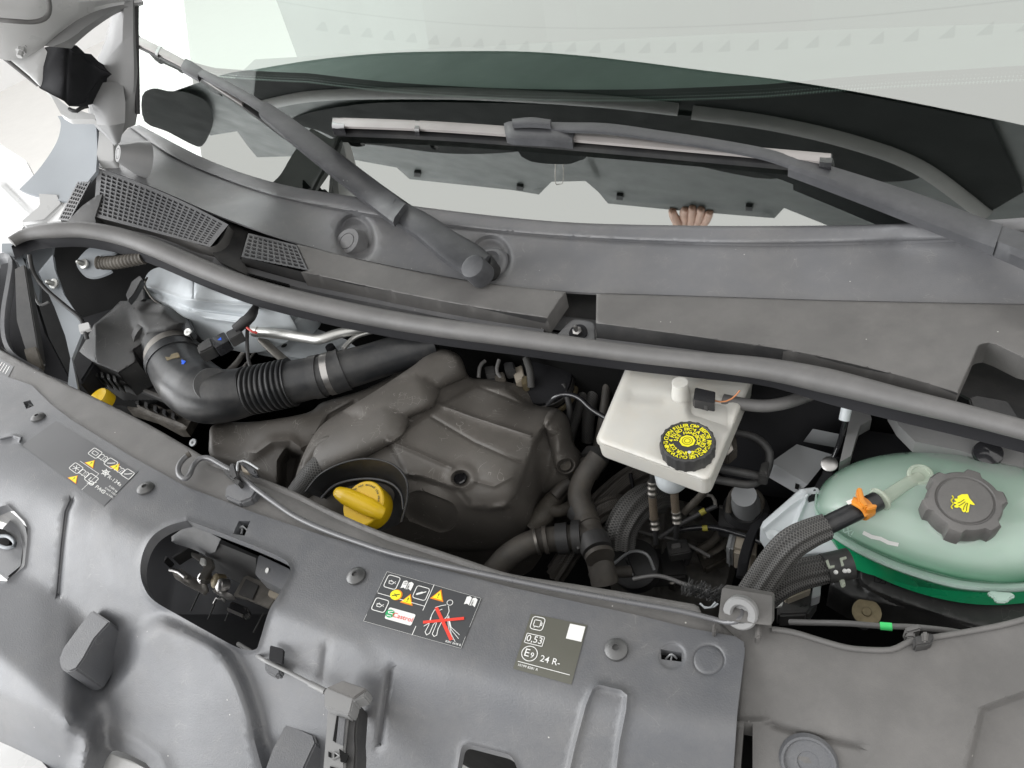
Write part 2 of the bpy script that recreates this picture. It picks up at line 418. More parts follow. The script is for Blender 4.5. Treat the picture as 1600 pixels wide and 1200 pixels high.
mat('dull_steel', (.27, .255, .235), .42, metal=.85, var=.25, nscale=40)
mat('chrome', (.75, .74, .72), .12, metal=1, var=.05)
mat('aluminium', (.5, .5, .48), .4, metal=.8, var=.1, nscale=30, bump=.2, bscale=300)
mat('silver_wrap', (.48, .51, .53), .6, metal=0, var=.07, nscale=14, bump=.2, bscale=60)
mat('screw_steel', (.12, .12, .12), .4, metal=.6, var=.15)
mat('deep_metal', (.2, .19, .175), .5, metal=.3, var=.3, nscale=30, dust=.3)
mat('grey_metal', (.42, .43, .44), .45, metal=.3, var=.05)
mat('brass', (.22, .18, .11), .55, metal=.5, var=.3, nscale=60)
mat('brown_conduit', (.06, .052, .042), .65, var=.3, nscale=30, dust=.25)
mat('old_hose', (.066, .060, .054), .55, var=.3, nscale=25, dust=.35, dcol=(.14, .12, .09))
mat('braid_black', (.10, .098, .095), .55, braid=8, dust=.2)
mat('braid_brown', (.09, .08, .07), .6, braid=11, dust=.25)
mat('braid_steel', (.25, .2, .15), .45, metal=.4, braid=14)
mat('beige_block', (.42, .37, .30), .6, dust=.3)
mat('sticker_grey', (.095, .096, .10), .35, var=.03)
mat('sticker_dark', (.055, .057, .06), .35, var=.03)
mat('sticker_olive', (.105, .104, .086), .4, var=.04)
mat('print_white', (.78, .78, .76), .5, var=.02)
mat('print_red', (.75, .05, .03), .5, var=.02)
mat('print_orange', (.85, .25, .02), .5, var=.02)
mat('print_dark', (.02, .02, .02), .5, var=.02)
mat('print_green', (.02, .35, .12), .5, var=.02)
mat('embossed_grey', (.13, .13, .135), .5)
mat('floor_white', (.74, .73, .71), .5, var=.02)
mat('wall_white', (.85, .85, .85), .6, var=.01)
mat('dash_grey', (.17, .185, .18), .7, bump=.3)
mat('bonnet_inner', (.075, .083, .083), .5, spec=.25, var=.1)
mat('bonnet_pad', (.010, .011, .011), .8, spec=.08, var=.2)
mat('bristle_black', (.012, .012, .012), .5)
mat('copper_wire', (.5, .2, .08), .5)
mat('red_wire', (.45, .05, .04), .5)
mat('skin', (.45, .27, .2), .5, sss=.1)
def level_mat():                              # pale shell, stained green up to the fluid line
    mat('coolant_shell', (.66, .77, .70), .2, alpha=.66, sss=.1, ssr=(.015, .03, .02), var=.08, nscale=7, coat=.2); m = M['coolant_shell']; N = m.node_tree.nodes; L = m.node_tree.links; b = N['Principled BSDF']
    old = b.inputs['Base Color'].links[0].from_socket; g = N.new('ShaderNodeNewGeometry'); s = N.new('ShaderNodeSeparateXYZ'); L.new(g.outputs['Position'], s.inputs[0])
    r = N.new('ShaderNodeMapRange'); r.interpolation_type = 'SMOOTHSTEP'; L.new(s.outputs[2], r.inputs[0]); r.inputs[1].default_value = .972; r.inputs[2].default_value = 1.022; r.inputs[3].default_value = .97; r.inputs[4].default_value = .06
    x = N.new('ShaderNodeMix'); x.data_type = 'RGBA'; L.new(r.outputs[0], x.inputs['Factor']); L.new(old, x.inputs[6]); x.inputs[7].default_value = (.03, .30, .14, 1); L.new(x.outputs[2], b.inputs['Base Color'])
level_mat()
def lamp_mat(name, col, st):
    m = bpy.data.materials.new(name); m.use_nodes = True; N = m.node_tree.nodes; e = N.new('ShaderNodeEmission'); e.inputs[0].default_value = col + (1,); e.inputs[1].default_value = st
    m.node_tree.links.new(e.outputs[0], N['Material Output'].inputs[0]); M[name] = m
lamp_mat('luminous_ceiling', (1, .99, .97), 1.15)
lamp_mat('fin_glow', (1, .985, .97), 1.04)  # glow put into fins and step, so they show faintly against the ceiling
def glass_mat():
    m = bpy.data.materials.new('windscreen_glass'); m.use_nodes = True; N = m.node_tree.nodes; L = m.node_tree.links; N.clear()
    o = N.new('ShaderNodeOutputMaterial'); mx = N.new('ShaderNodeMixShader'); t = N.new('ShaderNodeBsdfTransparent'); g = N.new('ShaderNodeBsdfGlossy'); f = N.new('ShaderNodeLayerWeight'); mr = N.new('ShaderNodeMapRange')
    t.inputs[0].default_value = (.64, .80, .72, 1); g.inputs['Roughness'].default_value = .012; g.inputs[0].default_value = (.95, .98, .95, 1)
    f.inputs[0].default_value = .35; mr.inputs[3].default_value = .38; mr.inputs[4].default_value = .8
    L.new(f.outputs['Fresnel'], mr.inputs[0]); L.new(mr.outputs[0], mx.inputs[0]); L.new(t.outputs[0], mx.inputs[1]); L.new(g.outputs[0], mx.inputs[2]); L.new(mx.outputs[0], o.inputs[0]); M['glass'] = m
glass_mat()
def frit_mat():
    m = bpy.data.materials.new('frit_dots'); m.use_nodes = True; N = m.node_tree.nodes; L = m.node_tree.links; b = N['Principled BSDF']; o = N['Material Output']
    b.inputs['Base Color'].default_value = (.006, .006, .006, 1); b.inputs['Roughness'].default_value = .6
    uv = N.new('ShaderNodeUVMap'); sp = N.new('ShaderNodeSeparateXYZ'); L.new(uv.outputs[0], sp.inputs[0])
    v = N.new('ShaderNodeTexVoronoi'); v.inputs['Randomness'].default_value = 0; v.inputs['Scale'].default_value = 1; L.new(uv.outputs[0], v.inputs['Vector'])
    mr = N.new('ShaderNodeMapRange'); L.new(sp.outputs[1], mr.inputs[0])
    for i, q in enumerate((0, 8, .75, .1)): mr.inputs[i + 1].default_value = q
    lt = N.new('ShaderNodeMath'); lt.operation = 'LESS_THAN'; L.new(v.outputs['Distance'], lt.inputs[0]); L.new(mr.outputs[0], lt.inputs[1])
    t = N.new('ShaderNodeBsdfTransparent'); mx = N.new('ShaderNodeMixShader'); L.new(lt.outputs[0], mx.inputs[0]); L.new(t.outputs[0], mx.inputs[1]); L.new(b.outputs[0], mx.inputs[2]); L.new(mx.outputs[0], o.inputs[0]); M['frit_dots'] = m
frit_mat()
# ------------------------------------------------------------------ studio
obj('floor', [(-30, -30, 0), (30, -30, 0), (30, 30, 0), (-30, 30, 0)], [(0, 1, 2, 3)], 'floor_white', smooth=0)['kind'] = 'structure'
o = obj('studio_wall', [(-9, 9, -.01), (9, 9, -.01), (9, 9, 5.2), (-9, 9, 5.2), (-9, -9, -.01), (-9, -9, 5.2), (9, -9, -.01), (9, -9, 5.2)], [(0, 1, 2, 3), (0, 3, 5, 4), (1, 6, 7, 2)], 'wall_white', smooth=0); o['kind'] = 'structure'
CEZ = 4.6
def ceil(px, py):                             # spot on the luminous ceiling that the windscreen mirrors at this pixel
    p = LG([(px, py)], 0)[0]; d = rays([(px, py)])[0]; n = np.array((-2 * GK * p[0], -GM, 1)); n /= np.linalg.norm(n); r = d - 2 * (d @ n) * n; return p + (CEZ - p[2]) / r[2] * r
lum = thing('luminous_ceiling', 'glowing white studio ceiling with a row of small fins, seen mirrored in the windscreen', 'ceiling light', (0, 0, CEZ))
obj('light_panel', [(-9, -9, CEZ), (9, -9, CEZ), (9, 9, CEZ), (-9, 9, CEZ)], [(0, 3, 2, 1)], 'luminous_ceiling', lum, smooth=0)
fa, fb = ceil(1000, 82), ceil(1040, 82); sp = abs(fb[0] - fa[0]); fy1 = ceil(1000, 66)[1]; fw_ = sp * .42
for i in range(-14, 16):
    x = fa[0] + i * sp; y = fa[1]
    obj('ceiling_fin', [(x, y, CEZ - .03), (x + fw_, y, CEZ - .03), (x + fw_, fy1, CEZ - .03), (x + fw_, y, CEZ - .001), (x + fw_, fy1, CEZ - .001)], [(0, 1, 2), (0, 3, 1), (0, 2, 4, 3), (1, 3, 4, 2)], 'fin_glow', lum, smooth=0)
l0 = ceil(900, 45)[1]
obj('ceiling_step', [(-9, l0, CEZ - .002), (9, l0, CEZ - .002), (9, l0 + .012, CEZ - .05), (-9, l0 + .012, CEZ - .05)], [(0, 1, 2, 3)], 'fin_glow', lum, smooth=0)
# ------------------------------------------------------------------ white bodywork of the van
van = thing('van_body', 'white van body with grey windscreen pillar and bare metal wing edges around the engine bay', 'van', (0, .6, 0))
# engine bay shell
def quad3(name, pts, m, parent): return obj(name, pts, [tuple(range(len(pts)))], m, parent, smooth=0)
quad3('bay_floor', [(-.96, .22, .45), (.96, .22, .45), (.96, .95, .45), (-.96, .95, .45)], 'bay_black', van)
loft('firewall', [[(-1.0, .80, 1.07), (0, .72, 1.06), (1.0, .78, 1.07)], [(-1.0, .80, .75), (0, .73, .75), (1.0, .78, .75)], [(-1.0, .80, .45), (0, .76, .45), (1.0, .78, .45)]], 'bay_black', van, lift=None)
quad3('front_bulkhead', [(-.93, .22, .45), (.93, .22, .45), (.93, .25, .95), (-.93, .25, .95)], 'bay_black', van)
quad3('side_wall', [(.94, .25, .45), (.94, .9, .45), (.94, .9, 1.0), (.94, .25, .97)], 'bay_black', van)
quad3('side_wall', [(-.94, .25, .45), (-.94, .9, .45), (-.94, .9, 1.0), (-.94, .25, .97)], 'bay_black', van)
# outer bodywork round the bay, mostly outside the picture
def fr(x): return -.13 + .36 * x * x
XS = np.linspace(-.97, .97, 15)
loft('front_skirt', [[(x, fr(x) + .16, .88) for x in XS], [(x, fr(x) + .05, .87) for x in XS], [(x * 1.01, fr(x), .80) for x in XS], [(x * 1.02, fr(x) - .03, .60) for x in XS], [(x, fr(x), .32) for x in XS]], 'white_paint', van, lift=None)
YS = np.linspace(.21, 1.15, 10)
for sg in (-1, 1): loft('wing', [[(sg * .93, y, .98 + .06 * y) for y in YS], [(sg * .97, y, .95 + .06 * y) for y in YS], [(sg * .99, y, .75) for y in YS], [(sg * .98, y, .35) for y in YS]], 'white_paint', van, lift=None)
# dark plastic arch liner behind the air filter box
prism('arch_liner', [(82, 395), (130, 392), (215, 400), (235, 440), (215, 480), (150, 560), (125, 600), (105, 540)], 1.06, .05, 'matt_black', van, bev=.004)
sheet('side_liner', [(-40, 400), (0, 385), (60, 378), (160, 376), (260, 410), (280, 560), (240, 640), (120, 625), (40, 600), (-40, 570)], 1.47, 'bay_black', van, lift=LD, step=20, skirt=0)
# pillar
PZ = 1.33
loft('windscreen_pillar', [[(218, -30, 1.31), (216, 60, 1.32), (217, 150, 1.34), (212, 195, 1.36)], [(208, -30, 1.29), (208, 50, 1.30), (209, 130, 1.325), (200, 200, 1.35)],
     [(198, -30, 1.29), (192, 40, 1.295), (190, 120, 1.32), (180, 222, 1.345)], [(186, -10, 1.31), (176, 60, 1.325), (155, 125, 1.34), (140, 160, 1.36), (150, 195, 1.37), (180, 225, 1.36)],
     [(180, -10, 1.35), (165, 60, 1.37), (145, 110, 1.38), (137, 150, 1.40), (143, 190, 1.41), (178, 232, 1.40)]], 'pillar_grey', van, lift=LD)
loft('pillar_end_cap', [[(146, 132, 1.33), (170, 128, 1.325), (192, 130, 1.325)], [(142, 160, 1.325), (166, 158, 1.31), (196, 160, 1.315)], [(152, 195, 1.325), (172, 196, 1.31), (195, 192, 1.32)], [(178, 224, 1.35), (182, 226, 1.345), (188, 222, 1.345)]], 'pillar_grey', van, lift=LD, n=20)
tube('windscreen_gasket', [(214, -30, 1.30), (213, 40, 1.31), (214, 110, 1.33), (215, 178, 1.345)], 3.6, 'black_rubber', van, lift=LD, seg=8)
# wing flange
sheet('wing_flange', cr([(90, 181), (95, 196), (87, 225), (60, 265), (30, 296)]) + [(44, 302), (80, 312), (112, 315), (150, 268), (152, 235), (150, 185)], TPS([(90, 181, 1.44), (150, 185, 1.40), (30, 296, 1.40), (112, 315, 1.36), (87, 225, 1.42)]), 'primer_grey', van, lift=LD, skirt=.006, step=9, skdir=(0, .3, -1))
prism('wing_bracket', rrect((155, 203), (176, 205), (178, 252), (150, 250), 5), 1.375, .02, 'white_paint', van, lift=LD, bev=.003)
sheet('inner_wing', [(18, 385), (60, 372), (84, 376), (80, 402), (62, 430), (62, 474), (45, 474), (30, 440)], 1.37, 'primer_grey', van, lift=LD, step=10, skirt=.006)
sheet('wing_edge', [(-30, 235), (0, 225), (40, 250), (60, 290), (100, 300), (108, 318), (95, 345), (40, 350), (20, 378), (25, 400), (-30, 420)], TPS([(0, 240, 1.50), (60, 290, 1.43), (100, 310, 1.38), (30, 360, 1.40), (-20, 400, 1.42), (50, 350, 1.39)]), 'white_paint', van, lift=LD, step=9, bumps=[('r', [(0, 290), (40, 330), (60, 345)], 5, -.012), ('r', [(55, 300), (85, 315)], 4, -.01)])
prism('wing_stiffener', [(58, 300), (90, 302), (98, 318), (70, 345), (35, 350), (30, 345), (60, 320)], 1.37, .02, 'white_paint', van, lift=LD, bev=.004)
sheet('wing_inner', [(0, 400), (22, 398), (38, 404), (45, 440), (70, 520), (112, 600), (60, 580), (20, 555), (0, 540)], TPS([(0, 400, 1.35), (38, 404, 1.33), (45, 440, 1.34), (112, 600, 1.30), (0, 540, 1.30)]), 'matt_black', van, lift=LD, step=9)
ribbon('wing_lip', [(-10, 402, 1.32, 9), (8, 398, 1.32, 9), (16, 410, 1.31, 9), (12, 440, 1.30, 9), (4, 490, 1.29, 9), (6, 530, 1.28, 9), (22, 556, 1.27, 9), (60, 578, 1.26, 9)], .012, 'panel_plastic', van, lift=LD)
prism('wing_gusset', [(0, 378), (18, 378), (32, 388), (44, 418), (36, 425), (22, 402), (0, 395)], 1.33, .01, 'primer_grey', van, lift=LD, bev=.003)
# grey brace with studs at the left of the bay
sheet('inner_brace', [(60, 425), (82, 398), (85, 420), (100, 460), (120, 490), (130, 505), (128, 520), (112, 560), (122, 610), (106, 600), (110, 560), (102, 525), (85, 480)], TPS([(60, 425, 1.31), (82, 398, 1.31), (100, 460, 1.31), (130, 505, 1.30), (122, 610, 1.27), (102, 525, 1.30)]), 'primer_grey', van, lift=LD, step=7, skirt=.006)
sheet('stud_plate', cr([(120, 415), (124, 402), (145, 385), (178, 390), (178, 396), (160, 398), (152, 410), (155, 420), (175, 423), (150, 433), (132, 430)], 5, True), 1.33, 'primer_grey', van, lift=LD, step=6, skirt=.004)
for x, y in ((86, 444), (133, 413)):
    p = pt(x, y, 1.305 if x < 100 else 1.328, LD); lathe('stud', p, (.2, -.6, .8), [(.0095, 0), (.0095, .004), (.005, .005), (.0045, .016), (.002, .019)], 'aluminium', van, seg=16)
tube('bracket_strip', [(28, 420, 1.31), (45, 430, 1.31), (52, 455, 1.31), (62, 476, 1.31), (76, 472, 1.31)], 2.2, 'pillar_grey', van, lift=LD, seg=8)
tube('corrugated_conduit', [(152, 410, 1.31), (165, 411, 1.31), (190, 409, 1.30), (225, 402, 1.29)], 10, 'brown_conduit', van, lift=LD, step=.0015, prof=lambda u, L: 1 + .07 * np.sin(u * 2 * math.pi / .0075))
tube('earth_cable', [(46, 398, 1.29), (52, 425, 1.29), (70, 450, 1.285), (100, 476, 1.28), (122, 494, 1.275), (130, 506, 1.27), (136, 530, 1.27)], 3.3, 'black_rubber', van, lift=LD, seg=8)
prism('cable_clip', rrect((122, 507), (138, 503), (141, 513), (124, 519), 2), 1.265, .006, 'white_paint', van, lift=LD, bev=.001)
prism('wheel_bay_lamp', [(22, 420), (38, 412), (52, 500), (62, 560), (42, 555), (25, 500)], 1.28, .02, 'dark_plastic', van, lift=LD)
prism('lamp_bracket', [(36, 545), (56, 540), (66, 570), (60, 580), (42, 565)], 1.265, .01, 'brown_conduit', van, lift=LD)

# ------------------------------------------------------------------ windscreen
ws = thing('windscreen', 'large raked green tinted windscreen mirroring the open bonnet, above the wipers', 'windscreen', (0, .95, 1.15))
BASE = [(100, 110), (160, 158), (218, 195), (330, 252), (440, 288), (560, 308), (640, 321), (780, 338), (900, 348), (1050, 352), (1200, 353), (1400, 350), (1600, 340), (1800, 320)]
bw = LG(BASE, 0); bw[:2, 2] = gz(bw[:2, 0], bw[:2, 1])
LE = LG([(206, -60), (206, 20), (206, 100), (206, 170), (214, 192)], 0)      # left edge under the pillar
def xl(y): return np.interp(y, LE[::-1, 1], LE[::-1, 0])
bw = bw[bw[:, 0].argsort()]
def gpatch(name, f0, f1, off, m, nv):
    V = []; UV = []
    for j in range(nv):
        t = j / (nv - 1)
        for i in range(70):
            s_ = i / 69; x = -1.05 + s_ * 2.0
            for _ in range(6): y = f0(x) + (f1(x) - f0(x)) * t; x = xl(y) * (1 - s_) + .95 * s_
            V.append((x, y, gz(x, y) + off)); UV.append((x / .0042, (f1(x) - y) / .0042))
    Fc = [(j * 70 + i, j * 70 + i + 1, j * 70 + i + 71, j * 70 + i + 70) for j in range(nv - 1) for i in range(69)]
    return obj(name, V, Fc, m, ws, uv=UV)
yb = lambda x: float(np.interp(x, bw[:, 0], bw[:, 1])) - .012
FR = [(214, 60), (260, 95), (330, 115), (480, 124), (600, 138), (800, 150), (1000, 152), (1200, 145), (1300, 136), (1400, 129), (1600, 118), (1800, 110)]
fw = LG(FR, 0); fw = fw[fw[:, 0].argsort()]
yf = lambda x: float(np.interp(x, fw[:, 0], fw[:, 1]))
g = gpatch('glass', yb, lambda x: 1.95, 0, 'glass', 40)
gpatch('frit', yb, lambda x: yf(x) - .003, -.004, 'frit_black', 10)
gpatch('frit_edge', lambda x: yf(x) - .003, lambda x: yf(x) + .014, -.004, 'frit_dots', 4)
# dashboard behind the glass
dsh = thing('dashboard', 'grey dashboard top seen dimly through the tinted windscreen', 'dashboard', (0, 1.5, 1.1))
loft('dash_top', [[(-1.2, 1.0, 1.10), (0, .98, 1.09), (.95, 1.0, 1.10)], [(-1.3, 1.35, 1.16), (0, 1.35, 1.17), (.95, 1.35, 1.16)], [(-1.4, 1.62, 1.16), (0, 1.62, 1.17), (.95, 1.62, 1.16)], [(-1.4, 1.75, 1.05), (0, 1.75, 1.05), (.95, 1.75, 1.05)], [(-1.4, 1.76, .6), (0, 1.76, .6), (.95, 1.76, .6)]], 'dash_grey', dsh, lift=None)

cab = thing('cabin', 'dark grey cabin interior dimly visible behind the tinted windscreen', 'cabin', (0, 2.3, 1.0))
obj('rear_partition', [(-2.0, 2.3, .3), (1.2, 2.5, .3), (1.2, 2.6, 2.3), (-2.0, 2.4, 2.3)], [(0, 1, 2, 3)], 'dash_grey', cab, smooth=0)
obj('cabin_floor', [(-1.6, 1.7, .5), (1.2, 1.7, .5), (1.2, 2.5, .5), (-1.6, 2.5, .5)], [(0, 1, 2, 3)], 'dash_grey', cab, smooth=0)
for x in (-.75, -.2, .45): prism('seat_back', None or [(x - .23, 2.0), (x + .23, 2.0), (x + .23, 2.2), (x - .23, 2.2)], 0, .01, 'dash_grey', cab, bev=0) if False else loft('seat_back', [[(x - .23, 1.95, .9), (x - .2, 2.02, 1.35), (x - .1, 2.06, 1.5)], [(x, 1.92, .9), (x, 1.99, 1.38), (x, 2.03, 1.55)], [(x + .23, 1.95, .9), (x + .2, 2.02, 1.35), (x + .1, 2.06, 1.5)]], 'dash_grey', cab, lift=None)
# ------------------------------------------------------------------ open bonnet (above the picture, mirrored in the windscreen)
bon = thing('open_bonnet', 'open white bonnet with grey inner panel, mirrored in the windscreen, hinge corner at upper left', 'bonnet', (-.5, .9, 1.6))
REAR = cr([(250, 150), (347, 117), (400, 108), (480, 95), (560, 86), (650, 81), (800, 80), (900, 86), (1000, 97), (1100, 110), (1200, 122), (1300, 137), (1400, 155), (1500, 175), (1600, 196), (1720, 225)], 4)
FRONT = [(1720, 420), (1500, 395), (1300, 355), (1225, 325), (1210, 341), (1050, 328), (950, 318), (935, 300), (915, 283), (862, 284), (842, 304), (800, 297), (640, 280), (620, 262), (560, 251), (500, 243), (402, 246), (385, 225), (370, 205), (330, 212), (305, 200), (255, 180)]
ho = list(REAR) + FRONT
def hz(lo, hi): return lambda xy: lo + 0 * xy[:, 0]
hb = [('r', [(390, 180), (560, 190), (700, 205), (860, 230), (1000, 240), (1200, 262), (1400, 290)], 14, .012), ('r', [(640, 276), (840, 296)], 5, .006), ('r', [(960, 312), (1200, 334)], 5, .006), ('p', [(880, 245), (920, 245), (935, 275), (870, 275)], 6, .01)]
def LHf(xy, off): return LH(xy, off)
sheet('inner_panel', ho, 0.0, 'bonnet_inner', bon, lift=LHf, step=16, skirt=0, bumps=hb, edge=None)
sheet('outer_skin', ho, -.03, 'white_paint', bon, lift=LHf, step=24, skirt=0)
sheet('sound_pad', cr([(452, 186), (560, 163), (700, 160), (900, 165), (1050, 178), (1200, 198), (1330, 222), (1425, 268), (1430, 280), (1370, 284), (1250, 275), (1180, 278), (1000, 240), (880, 225), (800, 238), (700, 240), (600, 228), (540, 222), (500, 205)], 4, True), .012, 'bonnet_pad', bon, lift=LHf, step=16, skirt=0)
tube('striker', [(868, 252, .02), (868, 285, .05), (874, 288, .05), (880, 283, .05), (880, 255, .02)], 2.2, 'dull_steel', bon, lift=LHf, seg=8)
for x, y in ((652, 273), (812, 294), (968, 309), (1170, 326)): prism('bump_stop', [(x - 5, y - 3), (x + 5, y - 2), (x + 5, y + 4), (x - 5, y + 3)], .012, .02, 'matt_black', bon, lift=LHf, dirv=tuple(-HN), bev=0)
RIB = [(395, 168), (470, 152), (560, 146), (700, 145), (830, 150), (950, 158), (1060, 170), (1200, 190), (1330, 220), (1440, 262), (1540, 335)]
sheet('rear_pad', [(x, y + 4) for x, y in REAR[8:-6]] + [(1600, 300)] + RIB[::-1], .008, 'bonnet_pad', bon, lift=LHf, step=16, skirt=0)
tube('stiffening_rib', [(x, y, .016) for x, y in RIB[:7]], .016, 'pillar_grey', bon, lift=LHf, world_r=True, seg=10, squash=.5, step=.03)
tube('stiffening_rib', [(x, y, .016) for x, y in [(1082, 174)] + RIB[7:]], .018, 'pillar_grey', bon, lift=LHf, world_r=True, seg=10, squash=.5, step=.03)
sheet('hinge_mirror_sheet', cr([(222, 150), (240, 138), (262, 142), (290, 144), (322, 158), (333, 182), (329, 206), (316, 228), (300, 226), (262, 206), (226, 190)], 3, True), .02, 'bonnet_pad', bon, lift=LHf, step=14, skirt=0)  # added black sheet, unseen itself, that the windscreen mirrors as the hinge cover
# rear corner and hinge of the bonnet at the upper left of the picture
loft('bonnet_corner', [[(-30, -30, 1.15), (80, -30, 1.2), (225, -30, 1.3)], [(-30, 20, 1.17), (90, 5, 1.22), (222, -2, 1.3)], [(-30, 50, 1.19), (60, 60, 1.23), (108, 30, 1.25), (160, 8, 1.28), (222, 0, 1.3)],
     [(-30, 80, 1.22), (20, 95, 1.24), (70, 72, 1.25), (115, 40, 1.27), (165, 22, 1.29), (224, 4, 1.3)]], 'white_paint', bon, lift=LD, n=50)
loft('corner_flange', [[(70, 72, 1.245), (95, 50, 1.255), (130, 26, 1.27), (175, 8, 1.29), (224, 2, 1.3)], [(82, 73, 1.23), (110, 60, 1.245), (140, 38, 1.265), (180, 16, 1.285), (224, 6, 1.3)], [(112, 76, 1.25), (122, 65, 1.26), (150, 42, 1.28), (185, 20, 1.30), (224, 8, 1.305)]], 'pillar_grey', bon, lift=LD, n=40)
sheet('hinge_arm', [(-30, 35), (20, 48), (68, 72), (62, 95), (60, 130), (40, 110), (10, 85), (-30, 62)], TPS([(-30, 45, 1.21), (68, 72, 1.25), (60, 130, 1.27), (-30, 62, 1.22)]), 'white_paint', bon, lift=LD, step=8, skirt=.01)
tube('corner_gasket', [(-20, 29, 1.15), (20, 33, 1.16), (55, 34, 1.18), (74, 25, 1.19), (77, 5, 1.19), (70, -20, 1.19)], 3.6, 'rubber', bon, lift=LD, seg=10)
tube('edge_gasket', [(-20, 68, 1.23), (20, 100, 1.26), (60, 132, 1.3)], 4.5, 'rubber', bon, lift=LD, seg=10)
p = pt(34, 72, 1.235, LD); lathe('hinge_bolt', p, (.3, -.8, -.5), [(.012, 0), (.012, .004), (.008, .004), (.008, .012), (.005, .012), (.005, .022)], 'white_paint', bon, seg=6)
sheet('lower_hinge', [(60, 128), (95, 158), (105, 166), (135, 176), (150, 180), (148, 186), (108, 186), (95, 178), (80, 150)], 1.335, 'white_paint', bon, lift=LD, step=7, skirt=.01)
sheet('hinge_cover', [(70, 74), (100, 68), (107, 74), (115, 82), (124, 82), (136, 94), (174, 116), (158, 121), (140, 145), (134, 160), (108, 166), (100, 158), (62, 138), (57, 128), (62, 95)], TPS([(70, 74, 1.27), (57, 128, 1.28), (100, 70, 1.255), (100, 158, 1.27), (108, 120, 1.255), (140, 100, 1.31), (174, 116, 1.33), (134, 160, 1.31)]), 'matt_black', bon, lift=LD, step=7, skirt=.03, skdir=(-.3, .8, -.4), edge=(8, .004), bumps=[('r', [(106, 74), (102, 158)], 3, .004)])
tube('hinge_clip', [(108, 170, 1.31), (118, 174, 1.31), (128, 168, 1.315), (138, 166, 1.32)], 3, 'black_rubber', bon, lift=LD, seg=8)

# ------------------------------------------------------------------ scuttle (cowl) below the windscreen
sc = thing('scuttle_panel', 'grey plastic scuttle panel running across the van below the windscreen', 'scuttle', (0, .8, 1.1))
bz = {p: pt(p[0], p[1], 0, LG)[2] for p in BASE}
LINEB = [(203, 198), (262, 240), (330, 272), (430, 306), (560, 332), (700, 352), (860, 368), (1050, 378), (1200, 381), (1400, 377), (1530, 371), (1720, 350)]
LINEA = [(150, 258), (250, 297), (352, 341), (480, 384), (590, 411), (740, 439), (880, 455), (1080, 462), (1300, 469), (1600, 475), (1720, 476)]
cz = [(x, y, bz[(x, y)] + .004) for x, y in BASE[2:]]
cz += [(262, 240, 1.262), (430, 306, 1.185), (700, 352, 1.134), (1050, 378, 1.132), (1400, 377, 1.148), (1720, 350, 1.19)]
cz += [(150, 258, 1.302), (250, 297, 1.262), (352, 341, 1.216), (480, 384, 1.152), (740, 439, 1.112), (1080, 462, 1.107), (1300, 469, 1.115), (1600, 475, 1.135), (170, 240, 1.30)]
cz += [(640, 385, 1.117), (900, 415, 1.112), (1250, 425, 1.118), (1600, 425, 1.145)]
ZC = TPS(cz, 1e-4)
BASEc = cr(BASE[2:], 5)
strip = BASEc + [(1720, 350)] + cr(LINEB[::-1], 4)
sheet('scuttle_trough', [(203, 198)] + cr(LINEB[1:], 4) + [(1720, 476)] + cr(LINEA[::-1], 4) + [(150, 250), (176, 225)], ZC, 'cowl_plastic', sc, step=11, skirt=.004, key='trough',
      bumps=[('p', ell(556, 372, 28, 36, -12), 6, -.012), ('p', ell(766, 404, 31, 34, 0), 6, -.010), ('r', LINEB, 3, -.004)])
sheet('scuttle_lip', strip, lambda xy: ZC(xy) + .005, 'cowl_plastic', sc, step=9, skirt=.008, edge=(7, .004), key='lip')
# boss, blanking cap and wiper spindle collar
def boss(x, y, r1, h, m='cowl_plastic', n=(.02, -.5, .86), name='blanking_boss'):
    p, q = hit('trough', x, y); p = p - np.array(n) * .006; lathe(name, p, n, [(r1 * 1.25, 0), (r1 * 1.05, h * .6), (r1 * .95, h), (r1 * .62, h * 1.02), (r1 * .60, h * .94), (r1 * .57, h * .94), (r1 * .55, h * 1.03), (.0001, h * 1.04)], m, sc, seg=40); return p + np.array(n) * h, np.array(n)
boss(549, 382, .027, .020)
p, q = hit('trough', 762, 414); lathe('spindle_collar', p - q * .004, (-.1, -.3, .94), [(.038, 0), (.036, .006), (.03, .010), (.026, .010), (.025, -.004), (.0001, -.004)], 'cowl_plastic', sc, seg=40)
p = pt(185, 240, 1.325, LD); lathe('end_boss', p, (-.25, -.72, .62), [(.036, -.05), (.030, -.03), (.0165, -.002), (.0155, .001), (.0105, .001), (.0102, -.0005), (.0092, -.0005), (.009, .001), (.0001, .0016)], 'pillar_grey', sc, seg=36)
# raised ledge, left and right of the notch
LEDL = [(470, 425), (600, 453), (730, 478), (855, 497)]
LEDR = [(931, 505), (1100, 528), (1250, 551), (1400, 586), (1496, 614)]
def zl(xy): return ZC(xy)
ZL = TPS([(352, 341, 1.216), (388, 366, 1.195), (480, 384, 1.153), (740, 439, 1.113), (880, 455, 1.109), (930, 460, 1.109), (1080, 462, 1.108), (1300, 469, 1.116), (1600, 475, 1.136), (470, 425, 1.143), (600, 453, 1.118), (855, 497, 1.107), (931, 505, 1.107), (1100, 528, 1.108), (1250, 551, 1.114), (1400, 586, 1.124), (1496, 614, 1.132), (1600, 545, 1.138), (377, 400, 1.19)], 1e-4)
sheet('scuttle_ledge', [(463, 382), (480, 385)] + cr([(480, 385), (590, 412), (740, 440), (884, 456)], 5) + [(855, 497)] + cr(LEDL[::-1], 5) + [(481, 422)], lambda xy: ZL(xy) + .003, 'dusty_plastic', sc, step=9, skirt=.03, edge=(3, .002), key='ledgeL')
